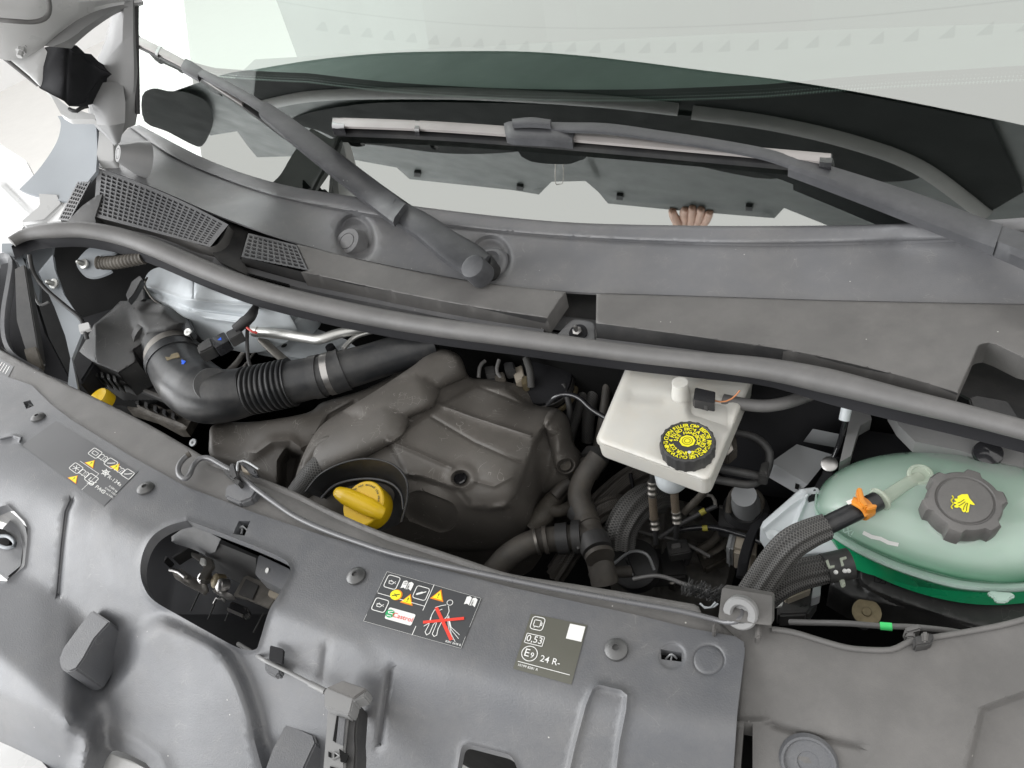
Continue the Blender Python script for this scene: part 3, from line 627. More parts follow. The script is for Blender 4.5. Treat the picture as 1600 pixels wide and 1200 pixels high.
sheet('scuttle_ledge', [(932, 459)] + cr([(932, 459), (1080, 463), (1300, 470), (1600, 476), (1720, 478)], 5) + [(1720, 590), (1600, 560), (1560, 541)] + cr([(1545, 536), (1530, 540), (1522, 556), (1496, 614)], 5) + cr(LEDR[::-1], 5), lambda xy: ZL(xy) + .003, 'dusty_plastic', sc, step=10, skirt=.03, edge=(3, .002), key='ledgeR')
# flange in front of the ledge, under the seal
def zoff(pts, dz): return [(x, y, float(ZL([(x, y)])[0]) + dz) for x, y in pts]
loft('front_flange', [zoff([(335, 402), (470, 440), (600, 468), (730, 494), (850, 514)], -.022), zoff([(330, 412), (470, 450), (600, 477), (730, 503), (848, 524)], -.022), zoff([(330, 440), (470, 470), (600, 498), (730, 520), (848, 540)], -.045)], 'cowl_plastic', sc)
loft('front_flange', [zoff([(932, 528), (1100, 549), (1250, 571), (1400, 606), (1486, 632)], -.02), zoff([(932, 536), (1100, 557), (1250, 579), (1400, 614), (1480, 640)], -.02), zoff([(932, 560), (1100, 580), (1250, 600), (1400, 635), (1480, 660)], -.045)], 'cowl_plastic', sc)
sheet('notch_floor', [(840, 470), (884, 455), (935, 458), (940, 550), (830, 540)], 1.055, 'cowl_plastic', sc, step=9, skirt=.004)
sheet('notch_tab', cr([(872, 522), (890, 503), (902, 499), (925, 503), (930, 510)], 4) + [(931, 548), (868, 545)], 1.085, 'cowl_plastic', sc, step=7, skirt=.02, edge=(3, .002))
p = pt(904, 521, 1.086); lathe('notch_washer', p, (0, -.35, .93), [(.014, 0), (.014, .003), (.007, .003)], 'matt_black', sc, seg=24)
lathe('notch_bolt', p + np.array([0, -.001, .003]), (0, -.35, .93), [(.0075, 0), (.0075, .006), (.004, .007), (.0035, .016), (.002, .018)], 'steel', sc, seg=6)
# pocket at the right
sheet('pocket_floor', [(1495, 612), (1520, 535), (1560, 530), (1720, 580), (1720, 690), (1600, 665)], 1.075, 'dark_plastic', sc, step=12, skirt=.004)
prism('pocket_tab', [(1514, 622), (1526, 617), (1575, 626), (1590, 650), (1592, 668), (1520, 640)], 1.10, .01, 'dark_plastic', sc)
# intake grilles: a sheet of little square openings
def grille(name, A, B, C_, D_, nu, nv, zf, m='cowl_plastic', rim=(.03, .06), fill=.72, skew=0, top=None):
    V = []; Fc = []
    A, B, C_, D_ = [np.array(v, float) for v in (A, B, C_, D_)]
    def q(u, v):
        p = (1 - u) * (1 - v) * A + u * (1 - v) * B + u * v * C_ + (1 - u) * v * D_
        if top is not None: p = p + np.array(top) * (1 - v) * 4 * u * (1 - u)
        return p
    P2 = []
    def add(u, v): P2.append(q(u, v)); return len(P2) - 1
    ru, rv = rim
    xs = np.linspace(ru, 1 - ru, nu + 1); ys = np.linspace(rv, 1 - rv, nv + 1)
    def strip4(u0, v0, u1, v1, n=16):
        for k in range(n):
            if abs(u1 - u0) > abs(v1 - v0): a, b = u0 + (u1 - u0) * k / n, u0 + (u1 - u0) * (k + 1) / n; Fc.append((add(a, v0), add(b, v0), add(b, v1), add(a, v1)))
            else: a, b = v0 + (v1 - v0) * k / n, v0 + (v1 - v0) * (k + 1) / n; Fc.append((add(u0, a), add(u1, a), add(u1, b), add(u0, b)))
    strip4(0, 0, 1, rv); strip4(0, 1 - rv, 1, 1); strip4(0, rv, ru, 1 - rv); strip4(1 - ru, rv, 1, 1 - rv)
    holes = []
    for j in range(nv):
        for i in range(nu):
            u0, u1, v0, v1 = xs[i], xs[i + 1], ys[j], ys[j + 1]; du, dv = (u1 - u0) * (1 - fill) / 2, (v1 - v0) * (1 - fill) / 2; s = skew * (u1 - u0)
            o_ = [add(u0, v0), add(u1, v0), add(u1, v1), add(u0, v1)]; i_ = [add(u0 + du + s, v0 + dv), add(u1 - du + s, v0 + dv), add(u1 - du - s, v1 - dv), add(u0 + du - s, v1 - dv)]
            for k in range(4): Fc.append((o_[k], o_[(k + 1) % 4], i_[(k + 1) % 4], i_[k]))
            holes.append(i_)
    xy = np.array(P2); V = list(LZ(xy, zf(xy)))
    for h in holes:
        b = len(V); V += [V[k] + np.array((0, 0, -.005)) for k in h]
        for k in range(4): Fc.append((h[k], h[(k + 1) % 4], b + (k + 1) % 4, b + k))
    o = obj(name, V, Fc, m, sc, smooth=0); fixn(o); return o
ZG = TPS([(140, 256, 1.309), (250, 298, 1.266), (357, 350, 1.218), (330, 386, 1.204), (235, 353, 1.242), (147, 338, 1.269), (93, 343, 1.268)], 1e-4)
grille('intake_grille', (152, 262), (357, 351), (328, 386), (146, 338), 22, 11, ZG, top=(0, -6))
grille('intake_grille', (136, 256), (152, 263), (108, 345), (91, 343), 4, 14, ZG, rim=(.08, .02))
grille('intake_grille', (388, 364), (463, 383), (481, 422), (377, 401), 10, 6, lambda xy: ZL(xy) + .004, rim=(.02, .05))
sheet('grille_backing', [(136, 256), (250, 296), (357, 352), (328, 388), (235, 360), (100, 352), (88, 346)], lambda xy: ZG(xy) - .02, 'bay_black', sc, step=14, skirt=0)
sheet('grille_backing', [(386, 364), (463, 383), (484, 424), (375, 405)], lambda xy: ZL(xy) - .012, 'bay_black', sc, step=14, skirt=0)
# recess and side walls under the grilles
sheet('grille_recess', [(152, 305), (160, 303), (148, 340), (150, 350), (105, 346), (128, 322)], lambda xy: ZG(xy) + .002, 'dark_plastic', sc, step=7, skirt=.02)
def zg2(pts, dz): return [(x, y, float(ZG([(x, y)])[0]) + dz) for x, y in pts]
loft('grille_side', [zg2([(146, 338), (235, 352), (328, 386), (357, 352)], 0), zg2([(150, 350), (235, 367), (335, 402), (366, 362)], -.016)], 'dusty_plastic', sc)
loft('grille_shelf', [zg2([(150, 350), (235, 367), (335, 402), (345, 392)], -.014), zg2([(152, 356), (240, 376), (338, 408), (385, 430)], -.016), zg2([(150, 372), (240, 395), (338, 428), (385, 450)], -.03)], 'cowl_plastic', sc)
for i in range(24):
    t = i / 23; x, y = 184 + t * 136, 362 + t * 44 + 2 * math.sin(t * 3.1); prism('drain_slot', [(x - 2, y - 2), (x + 2.4, y - .6), (x + 1.2, y + 3), (x - 3, y + 1.4)], float(ZG([(x, y)])[0]) - .0105, .004, 'bay_black', sc, bev=0)
for i in range(14):
    t = i / 13; x, y = 388 + t * 62, 428 + t * 17; prism('drain_slot', [(x - 2, y - 2), (x + 2, y - 1), (x + 1.4, y + 2), (x - 2.6, y + 1)], float(ZL([(x, y)])[0]) - .016, .004, 'bay_black', sc, bev=0)
sheet('scuttle_valley', [(357, 349), (388, 362), (377, 402), (392, 432), (345, 410), (332, 396)], lambda xy: ZL(xy) - .018, 'dark_plastic', sc, step=8, skirt=.004)
loft('ledge_riser', [zoff([(377, 401), (470, 424), (600, 453), (730, 478), (855, 498)], .001), zoff([(379, 413), (470, 440), (600, 468), (730, 494), (848, 514)], -.023)], 'dark_plastic', sc)
loft('ledge_riser', [zoff([(931, 505), (1100, 528), (1250, 551), (1400, 586), (1497, 615)], .001), zoff([(932, 528), (1100, 549), (1250, 571), (1400, 606), (1486, 632)], -.021)], 'dark_plastic', sc)

sheet('scuttle_base', [(165, 266), (203, 200), (330, 270), (860, 366), (1600, 380), (1720, 380), (1720, 600), (1490, 600), (1250, 545), (860, 490), (600, 460), (470, 445), (335, 410), (175, 360), (160, 345)], lambda xy: np.minimum(ZL(xy), ZC(xy)) - .035, 'dark_plastic', sc, step=22, skirt=0)
# ------------------------------------------------------------------ rubber seal along the scuttle
SEAL = [(18, 378), (40, 367), (75, 361), (130, 359), (190, 370), (250, 391), (320, 421), (400, 451), (500, 477), (600, 498), (700, 514), (800, 527), (900, 541), (1000, 554), (1100, 565), (1200, 577), (1300, 597), (1400, 622), (1500, 646), (1600, 672), (1700, 700)]
_sz = np.array(cr([(-60, 1.27), (40, 1.275), (130, 1.262), (250, 1.215), (320, 1.182), (400, 1.152), (500, 1.124), (620, 1.104), (800, 1.103), (1000, 1.103), (1700, 1.138)], 6))
SZ = lambda x: float(np.interp(x, _sz[:, 0], _sz[:, 1]))
seal = thing('bonnet_seal', 'thick grey rubber bonnet seal curving along the front edge of the scuttle', 'seal', (0, .68, 1.1))
tube('seal_bulb', [(x, y, SZ(x)) for x, y in SEAL], [8, 12, 13, 14, 15, 15, 15, 15, 15, 15, 15, 15, 15, 14.5, 14, 14, 17, 20, 18, 16, 16], 'rubber', seal, seg=20, step=.01)
loft('seal_carrier', [[(x, y + 6, SZ(x) - .006) for x, y in SEAL], [(x, y + (16 if x > 60 else 8), SZ(x) - .016) for x, y in SEAL], [(x + (6 if x < 60 else 0), y + (27 if x < 1250 else 36), SZ(x) - .03) for x, y in SEAL], [(x, y + 22, SZ(x) - .05) for x, y in SEAL]], 'matt_black', seal, n=80)
# ------------------------------------------------------------------ wipers
def GZ(x, y, off): return float(LG([(x, y)], off)[0][2])
def on_glass(pts): return [(p[0], p[1], GZ(p[0], p[1], p[2])) + tuple(p[3:]) for p in pts]
wl = thing('wiper', 'black wiper with its arm raking from the scuttle spindle up to the pillar', 'wiper', pt(745, 410, 1.15), 'windscreen wipers')
ribbon('arm_head', [(752, 412, 1.150, 42), (735, 399, 1.152, 46), (700, 378, 1.160, 44), (660, 348, 1.168, 38), (612, 321, 1.172, 31)], .016, 'wiper_black', wl)
p = pt(744, 405, 1.158); lathe('spindle_cap', p + np.array([.004, -.012, -.012]), (-.05, -.45, .88), [(.0215, -.02), (.0215, .008), (.0195, .0135), (.017, .0145), (.0001, .0155)], 'wiper_black', wl, seg=32)
lathe('spindle', pt(757, 416, 1.13), (-.05, -.35, .9), [(.02, -.02), (.02, .006), (.017, .010), (.0001, .010)], 'black_rubber', wl, seg=24)
ribbon('arm', [(624, 330, 1.182, 36)] + on_glass([(590, 304, .030, 36), (520, 250, .030, 33), (450, 196, .028, 29), (410, 166, .027, 24)]), .014, 'wiper_black', wl)
ribbon('arm_tip', on_glass([(416, 170, .026, 15), (380, 147, .024, 14), (340, 125, .022, 13), (296, 104, .020, 12)]), .008, 'wiper_black', wl)
BL = [(213, 60, .012, 17), (255, 81, .012, 16), (300, 106, .011, 14), (380, 158, .010, 14), (460, 216, .010, 14), (560, 282, .010, 13), (640, 326, .010, 11)]
ribbon('blade', on_glass([(x + 4, y + 2, o - .004, w) for x, y, o, w in BL]), .010, 'black_rubber', wl)
ribbon('spoiler', on_glass([(x, y, o + .004, w * .72) for x, y, o, w in BL[:4]]), .006, 'blade_grey', wl)
ribbon('end_cap', on_glass([(208, 57, .018, 17), (215, 61, .018, 18)]), .012, 'gloss_black', wl)
ribbon('clip_band', on_glass([(245, 76, .018, 17), (249, 78, .018, 17)]), .008, 'gloss_black', wl); ribbon('connector', on_glass([(286, 97, .026, 18), (296, 103, .026, 19), (312, 113, .024, 17)]), .012, 'wiper_black', wl)
wr = thing('wiper', 'black wiper lying flat across the lower windscreen with a long grey blade', 'wiper', pt(1650, 395, 1.2), 'windscreen wipers')
ribbon('arm_head', [(1552, 362, GZ(1552, 345, .03), 33), (1600, 378, GZ(1600, 340, .034), 38), (1680, 410, GZ(1680, 340, .03), 46)], .018, 'wiper_black', wr)
ribbon('arm', [(1562, 364, GZ(1562, 345, .034), 38)] + on_glass([(1520, 349, .032, 37), (1450, 322, .030, 37), (1380, 297, .028, 33), (1300, 270, .027, 27), (1235, 249, .026, 22)]), .016, 'wiper_black', wr)
ribbon('arm_tip', on_glass([(1240, 251, .026, 17), (1190, 236, .025, 15), (1110, 221, .024, 14), (1030, 209, .023, 14), (950, 198, .023, 14), (890, 196, .023, 13), (830, 194, .022, 11)]), .006, 'wiper_black', wr)
BR = [(520, 191, .012, 17), (660, 196, .012, 17), (800, 205, .012, 17), (950, 217, .012, 17), (1100, 230, .012, 17), (1298, 247, .012, 17)]
ribbon('blade', on_glass([(x, y + 7, o - .004, 15) for x, y, o, w in BR]), .010, 'black_rubber', wr)
ribbon('spoiler', on_glass([(x, y - 2, o + .004, 13) for x, y, o, w in BR]), .006, 'blade_grey', wr, prof=((-.5, -1), (-.5, -.2), (-.2, .25), (.2, .1), (.5, -.3), (.5, -1)))
for x, y in ((519, 190), (1281, 246)): ribbon('end_cap', on_glass([(x, y, .020, 19), (x + 9, y + .8, .020, 20), (x + 19, y + 1.5, .020, 19)]), .014, 'gloss_black', wr)
ribbon('clip_band', on_glass([(648, 195, .020, 20), (655, 195.5, .020, 20)]), .010, 'gloss_black', wr)
ribbon('connector', on_glass([(788, 200, .026, 20), (800, 199, .028, 27), (830, 200, .030, 28), (868, 203, .028, 26), (896, 212, .024, 15)]), .016, 'wiper_black', wr)
ribbon('connector_lid', on_glass([(800, 189, .034, 9), (830, 187, .035, 11), (860, 190, .034, 9)]), .008, 'wiper_black', wr)

# ------------------------------------------------------------------ things at the left rear of the bay
ins = thing('insulated_canister', 'rounded canister wrapped in silver white foil behind the air filter box', 'canister', pt(320, 470, 1.10))
sheet('wrap', cr([(226, 440), (240, 420), (275, 418), (330, 432), (390, 455), (440, 470), (440, 492), (410, 510), (372, 520), (330, 512), (285, 495), (240, 470)], 5, True), TPS([(226, 440, 1.10), (260, 425, 1.12), (330, 440, 1.15), (400, 465, 1.13), (372, 520, 1.06), (300, 465, 1.15), (240, 470, 1.08), (310, 500, 1.08), (430, 490, 1.10)]), 'silver_wrap', ins, step=7, skirt=.05,
      bumps=[('r', [(232, 448), (290, 468), (360, 476), (430, 478)], 3, .006), ('r', [(236, 456), (300, 482), (380, 492)], 3, -.006), ('r', [(303, 442), (302, 466)], 1.5, -.003), ('r', [(250, 470), (320, 497), (380, 505)], 2.5, .004)])
tube('wrap_band', [(230, 434, 1.125), (226, 446, 1.11), (238, 466, 1.10), (250, 476, 1.09)], 1.6, 'dull_steel', ins, seg=8)
prism('band_clip', [(205, 440), (218, 430), (222, 436), (210, 458), (200, 470), (196, 460)], 1.13, .012, 'dark_plastic', ins)
prism('band_lug', [(202, 450), (224, 446), (226, 466), (212, 478), (198, 470)], 1.10, .02, 'dark_plastic', ins)
dr = thing('silver_pot', 'squat silver metal pot half hidden under the rubber seal', 'canister', pt(450, 495, 1.0))
p = pt(452, 480, 1.07); lathe('pot_body', p, (0, -.25, .97), [(.040, -.05), (.046, -.04), (.050, -.01), (.050, 0), (.046, .004)], 'silver_wrap', dr, seg=36)
sheet('pot_flange', [(380, 525), (410, 500), (470, 505), (540, 530), (560, 545), (520, 575), (470, 560), (400, 548)], 1.0, 'silver_wrap', dr, step=9, skirt=.01)
lathe('pot_hole', pt(444, 540, 1.003), (0, 0, 1), [(.006, 0), (.0001, .001)], 'bay_black', dr, seg=16); 
lathe('pot_stud', pt(518, 547, 1.003), (0, 0, 1), [(.009, 0), (.008, .01), (.0001, .012)], 'matt_black', dr, seg=16)
pp = thing('coolant_pipe', 'bent bright aluminium pipe passing under the rubber seal', 'pipe', pt(490, 520, 1.06))
tube('pipe', [(404, 518, 1.065), (440, 522, 1.07), (478, 528, 1.072), (500, 530, 1.074), (530, 521, 1.075), (600, 505, 1.07)], 8, 'aluminium', pp, seg=16)
tube('pipe_end', [(398, 517, 1.064), (406, 518, 1.065)], 9.5, 'aluminium', pp, seg=16)
tube('thin_pipe', [(536, 545, 1.06), (556, 526, 1.062), (590, 516, 1.062)], 4, 'aluminium', pp, seg=10)
ribbon('pipe_bracket', [(406, 526, 1.05, 13), (428, 548, 1.04, 13), (450, 566, 1.03, 12)], .004, 'dull_steel', pp)
sh = thing('heat_shield_plate', 'small dull metal plate leaning behind the corrugated intake hose', 'plate', pt(370, 570, .98))
ribbon('plate', [(386, 540, .98, 8), (370, 565, .97, 8), (348, 586, .96, 8)], .003, 'dull_steel', sh); ribbon('plate_edge', [(398, 548, .97, 3), (380, 572, .96, 3), (362, 590, .96, 3)], .003, 'dull_steel', sh)

# ------------------------------------------------------------------ air filter box
ab = thing('air_filter_box', 'black faceted air filter housing at the left of the bay', 'filter housing', pt(200, 540, .9))
if 0: sheet('lid', [(119, 562), (122, 552), (140, 516), (150, 506), (190, 472), (200, 470), (245, 477), (283, 489), (297, 500), (303, 514), (285, 522), (262, 528), (246, 538), (234, 552), (212, 546), (208, 550), (214, 568), (187, 583), (180, 584), (150, 574)],
      TPS([(119, 562, 1.055), (140, 516, 1.10), (150, 510, 1.105), (195, 472, 1.10), (245, 477, 1.10), (297, 500, 1.08), (300, 514, 1.06), (262, 528, 1.06), (234, 552, 1.045), (208, 550, 1.07), (186, 583, 1.06), (150, 574, 1.06), (200, 520, 1.105), (170, 545, 1.085), (148, 545, 1.085), (230, 500, 1.10)]), 'airbox_plastic', ab, step=7, skirt=.06, edge=(6, .004),
      bumps=[('p', [(148, 512), (196, 478), (222, 500), (226, 520), (214, 545), (160, 556), (149, 540)], 8, .006), ('d', (258, 505), (48, 34, 25), .022)])
sheet('lid', [(147, 507), (172, 486), (188, 470), (215, 470), (252, 475), (276, 485), (292, 495), (303, 514), (280, 520), (255, 525), (232, 530), (209, 547), (214, 565), (185, 583), (150, 568), (147, 552)], TPS([(147, 507, 1.105), (188, 470, 1.10), (252, 475, 1.105), (303, 514, 1.07), (232, 530, 1.075), (209, 547, 1.07), (185, 583, 1.052), (147, 552, 1.075)], 1e-2), 'airbox_plastic', ab, step=7, skirt=.06, edge=(3, .003), bumps=[('p', [(205, 478), (256, 482), (290, 505), (262, 520), (228, 524), (212, 505)], 10, .012)])
sheet('lid_flank', [(117, 561), (125, 547), (140, 521), (147, 507), (147, 552), (150, 568), (185, 584), (180, 590), (150, 576)], TPS([(117, 561, 1.045), (140, 521, 1.085), (147, 507, 1.102), (147, 552, 1.073), (150, 568, 1.06), (185, 584, 1.050), (180, 590, 1.03), (150, 576, 1.04)], 1e-3), 'airbox_plastic', ab, step=6, skirt=.04)
tube('outlet', [(232, 496, 1.055), (243, 506, 1.053), (252, 520, 1.05), (258, 532, 1.048)], [30, 37, 40, 40], 'airbox_plastic', ab, seg=36)
loft('box_body', [[(116, 562, 1.04), (150, 578, 1.03), (186, 590, 1.03), (215, 572, 1.04), (240, 560, 1.04)], [(120, 580, .97), (155, 600, .95), (190, 612, .95), (230, 600, .95), (270, 590, .95)], [(118, 600, .88), (160, 640, .86), (200, 650, .86), (250, 650, .86), (300, 640, .86)]], 'dark_plastic', ab, curve=False)
ribbon('lid_flange', [(118, 568, 1.035, 9), (150, 582, 1.03, 9), (186, 594, 1.028, 9), (212, 578, 1.03, 8)], .008, 'airbox_plastic', ab)
for i in range(6): t = i / 5; prism('flange_rib', [(128 + 48 * t, 572 + 14 * t), (132 + 48 * t, 573.5 + 14 * t), (134 + 48 * t, 583 + 14 * t), (129 + 48 * t, 581 + 14 * t)], 1.042, .03, 'airbox_plastic', ab, bev=0)
prism('lower_tray', [(205, 601), (245, 590), (272, 622), (268, 628)], .99, .02, 'airbox_plastic', ab, bev=.003)
prism('tray_edge', [(204, 602), (208, 600), (272, 624), (268, 629)], .995, .006, 'dusty_plastic', ab, bev=.001)
sheet('dirty_ledge', [(195, 620), (220, 620), (260, 640), (290, 638), (304, 648), (290, 672), (278, 672), (240, 652), (200, 640)], .90, 'brown_conduit', ab, step=7, skirt=.02, bumps=[('r', [(205, 628), (240, 645), (285, 662)], 3, .006)])
for i in range(5): t = i / 4; prism('clip_tooth', [(212 + 56 * t, 622 + 22 * t), (217 + 56 * t, 624 + 22 * t), (216 + 56 * t, 631 + 22 * t), (211 + 56 * t, 629 + 22 * t)], .912, .012, 'dark_plastic', ab, bev=0)
lathe('box_screw', pt(296, 520, 1.08), (.2, -.5, .85), [(.007, 0), (.007, .006), (.003, .006), (.0001, .002)], 'print_white', ab, seg=16)
lathe('box_screw', pt(303, 692, .86), (.1, -.4, .9), [(.008, 0), (.008, .004), (.0035, .004), (.0001, .001)], 'grey_metal', ab, seg=16)
yc = thing('washer_cap', 'yellow cap peeping over the front panel at far left', 'cap', pt(152, 622, 1.03))
lathe('cap_top', pt(152, 622, 1.035), (-.1, -.2, .97), [(.022, -.02), (.023, -.004), (.021, .002), (.0001, .004)], 'yellow_plastic', yc, seg=24)

# ------------------------------------------------------------------ intake hose
ih = thing('intake_hose', 'black plastic intake hose bending to a corrugated section beside the engine cover', 'hose', pt(330, 600, .95))
tube('air_meter_tube', [(248, 515, 1.05), (262, 538, 1.045), (272, 556, 1.04), (280, 572, 1.035)], [39, 38, 37, 38], 'intake_plastic', ih, seg=36, step=.003)
tube('tube_collar', [(250, 528, 1.048), (254, 535, 1.047)], 41, 'intake_plastic', ih, seg=36)
def ring(name, a, b, r, m, parent, z=None): return tube(name, [a, b], r, m, parent, seg=36, caps=True)
tube('elbow', [(272, 560, 1.04), (282, 580, 1.035), (300, 602, 1.03), (325, 617, 1.03), (355, 618, 1.03), (388, 611, 1.03)], [42, 44, 47, 47, 42, 38], 'intake_plastic', ih, seg=40, step=.004)
tube('elbow_lip', [(273, 562, 1.04), (277, 570, 1.037)], 45, 'intake_plastic', ih, seg=36)
tube('hose_clamp', [(269, 553, 1.041), (273, 560, 1.04)], 41.5, 'dull_steel', ih, seg=36)
tube('bellows', [(386, 611, 1.03), (420, 605, 1.03), (456, 597, 1.03)], 37, 'intake_plastic', ih, seg=40, step=.0008, prof=lambda u, L: .90 + .15 * sstep(np.abs(((u / L * 9.0) % 1) - .5) * 4 - .4) )
tube('connector_tube', [(454, 598, 1.03), (490, 590, 1.03), (512, 585, 1.03)], [34, 33, 32], 'intake_plastic', ih, seg=36)
tube('tube_collar', [(490, 590, 1.03), (504, 587, 1.03)], 34.5, 'intake_plastic', ih, seg=36)
tube('steel_clamp', [(511, 585, 1.03), (522, 582, 1.03)], 34, 'steel', ih, seg=36)
tube('cuff', [(522, 582, 1.03), (530, 580, 1.03), (538, 577, 1.03)], [34.5, 33, 34.5], 'intake_plastic', ih, seg=36)
tube('duct', [(536, 578, 1.03), (565, 570, 1.03), (610, 556, 1.03), (680, 535, 1.03)], [31, 29, 29, 29], 'intake_plastic', ih, seg=36)
p = LZ([(333, 603)], 1.03)[0]; vdir = (CP - p) / np.linalg.norm(CP - p); lathe('round_pad', p + vdir * .060 + np.array((0, 0, .002)), tuple(vdir + np.array((0, .1, .3))), [(.030, -.03), (.030, .003), (.029, .0045), (.0001, .005)], 'intake_plastic', ih, seg=40)
prism('clamp_screw', [(256, 556), (278, 550), (281, 557), (260, 564)], 1.085, .010, 'brass', ih, bev=.001); prism('clamp_tail', [(252, 571), (258, 564), (262, 566), (256, 578)], 1.075, .006, 'aluminium', ih, bev=.001)
prism('paint_mark', [(278, 566), (284, 562), (290, 564), (287, 569), (280, 569)], 1.083, .002, M.setdefault('blue_mark', mat('blue_mark', (.02, .12, .75), .5)), ih, bev=0)
prism('tube_lug', [(280, 490), (290, 486), (302, 514), (296, 522), (282, 512)], 1.085, .02, 'intake_plastic', ih, bev=.003)
se = thing('air_sensor_plug', 'black sensor plug and wiring loom clipped on the intake tube', 'connector', pt(350, 525, 1.07))
prism('plug_base', [(306, 540), (328, 524), (334, 540), (310, 552)], 1.095, .025, 'intake_plastic', se, bev=.003)
prism('plug_body', rrect((330, 528), (350, 518), (358, 532), (336, 544), 3), 1.10, .02, 'gloss_black', se)
prism('plug_latch', [(352, 519), (372, 508), (378, 520), (358, 531)], 1.105, .018, 'dark_plastic', se)
tube('boot', [(368, 515, 1.105), (380, 505, 1.11), (392, 494, 1.115), (400, 478, 1.118)], [8, 9, 8, 5], 'black_rubber', se, seg=12, prof=lambda u, L: 1 + .06 * np.sin(u / .0022))
tube('loom', [(388, 500, 1.10), (386, 530, 1.09), (388, 560, 1.07), (392, 575, 1.06)], 3, 'black_rubber', se, seg=8)
tube('red_lead', [(386, 512, 1.108), (394, 518, 1.105), (402, 520, 1.10)], 2, 'red_wire', se, seg=8)
prism('plug_print', [(340, 531), (345, 527), (346, 531)], 1.1008, .0005, 'blue_mark', se, bev=0)

# ------------------------------------------------------------------ engine cover
ec = thing('engine_cover', 'big brown black moulded engine cover in the middle of the bay', 'engine cover', pt(690, 700, .85))
ECO = cr([(690, 545), (718, 556), (733, 588), (760, 592), (800, 598), (832, 612), (836, 632), (870, 638), (888, 655), (895, 690), (911, 714), (908, 742), (893, 752), (870, 765), (846, 776), (836, 800), (826, 826), (800, 852), (740, 862), (640, 856), (560, 850), (480, 800), (462, 755), (468, 725), (484, 690), (505, 662), (545, 636), (580, 615), (618, 590), (650, 568), (668, 552)], 4, True)
EZ = TPS([(690, 545, 1.02), (718, 556, 1.01), (735, 592, .985), (800, 600, .98), (835, 615, .955), (836, 632, .955), (870, 640, .95), (892, 660, .93), (895, 690, .915), (911, 714, .90), (905, 742, .89), (870, 766, .87), (846, 776, .86), (800, 852, .82), (740, 862, .80), (640, 856, .83), (560, 850, .88), (480, 800, .95), (462, 755, .96), (484, 690, .985), (545, 636, 1.0), (618, 590, 1.01), (650, 568, 1.015),
          (610, 690, 1.005), (690, 632, 1.0), (760, 605, .988), (850, 655, .972), (720, 745, .975), (805, 770, .955), (845, 700, .965), (760, 680, .988), (640, 740, .985), (680, 790, .955), (740, 785, .95), (815, 800, .91), (700, 820, .90), (600, 780, .96), (870, 720, .93), (855, 745, .91), (520, 740, .98), (560, 690, 1.0)])
sheet('cover_top', ECO, EZ, 'engine_plastic', ec, step=8, skirt=.09, edge=(9, .010), key='ec', bumps=[
    ('c', [(505, 705), (598, 655)], 40, .034), ('c', [(572, 640), (650, 608)], 37, .032), ('c', [(640, 592), (704, 566)], 32, .026),
    ('p', [(690, 634), (745, 602), (790, 604), (826, 634), (872, 642), (846, 676), (834, 700), (806, 776), (786, 796), (740, 792), (716, 764), (634, 742), (607, 690)], 5, .009),
    ('r', [(607, 688), (650, 706), (706, 731)], 3.5, .005), ('r', [(686, 632), (740, 652), (830, 681)], 3, .0045), ('r', [(672, 650), (740, 690), (812, 722)], 2.6, -.003), ('r', [(748, 604), (790, 620), (822, 634)], 2.6, -.0025),
    ('r', [(742, 752), (772, 760), (800, 745)], 3, .003), ('p', ell(719, 745, 24, 20), 7, .006), ('p', ell(720, 748, 13, 11), 3, -.016), ('r', [(634, 742), (662, 742), (690, 754), (712, 768), (730, 790), (760, 797), (800, 788)], 5, .005),
    ('p', [(838, 690), (850, 674), (868, 680), (860, 740), (848, 772), (838, 745)], 8, -.016), ('c', [(872, 660), (888, 722)], 22, .022), ('p', ell(884, 728, 12, 9, -20), 3, -.014), ('c', [(655, 792), (690, 806)], 26, -.011)])
lathe('fixing_bush', hit('ec', 720, 748)[0] + np.array([0, 0, .001]), (-.02, -.2, .97), [(.0105, 0), (.0105, .003), (.0085, .004), (.0075, .001), (.0001, .001)], 'gloss_black', ec, seg=24)
lathe('fixing_bush', hit('ec', 884, 728)[0] + np.array([0, 0, .001]), (.1, -.3, .9), [(.009, 0), (.009, .003), (.006, .003), (.0001, .001)], 'brown_conduit', ec, seg=24)
# foam flank on the left
sheet('side_flank', cr([(327, 685), (329, 668), (345, 661), (405, 658), (468, 648), (490, 640), (505, 628), (560, 612), (600, 594), (640, 570), (652, 573), (600, 628), (545, 655), (515, 690), (480, 730), (470, 765), (440, 760), (400, 735), (350, 720), (328, 712)], 3, True), TPS([(327, 685, .985), (345, 661, .98), (468, 648, .985), (500, 632, .975), (600, 594, .985), (650, 572, .985), (470, 765, .90), (400, 735, .93), (328, 712, .96), (420, 690, .97), (520, 655, .975)]), 'engine_plastic', ec, step=8, skirt=.08, edge=(8, .008),
      bumps=[('r', [(400, 708), (425, 690), (455, 688), (470, 700)], 7, .010), ('p', [(440, 722), (450, 706), (470, 712), (462, 760), (440, 760)], 8, -.05), ('r', [(497, 684), (515, 650), (552, 630)], 4, -.01)])
tube('arch_rim', [(478, 752, .975), (482, 722, 1.0), (500, 696, 1.012), (520, 688, 1.015), (540, 706, 1.005), (552, 730, .99)], 8, 'engine_plastic', ec, seg=14)
tube('breather_hose', [(470, 772, .95), (495, 738, .985), (520, 712, .99), (545, 690, .98)], 22, 'braid_black', ec, seg=20)
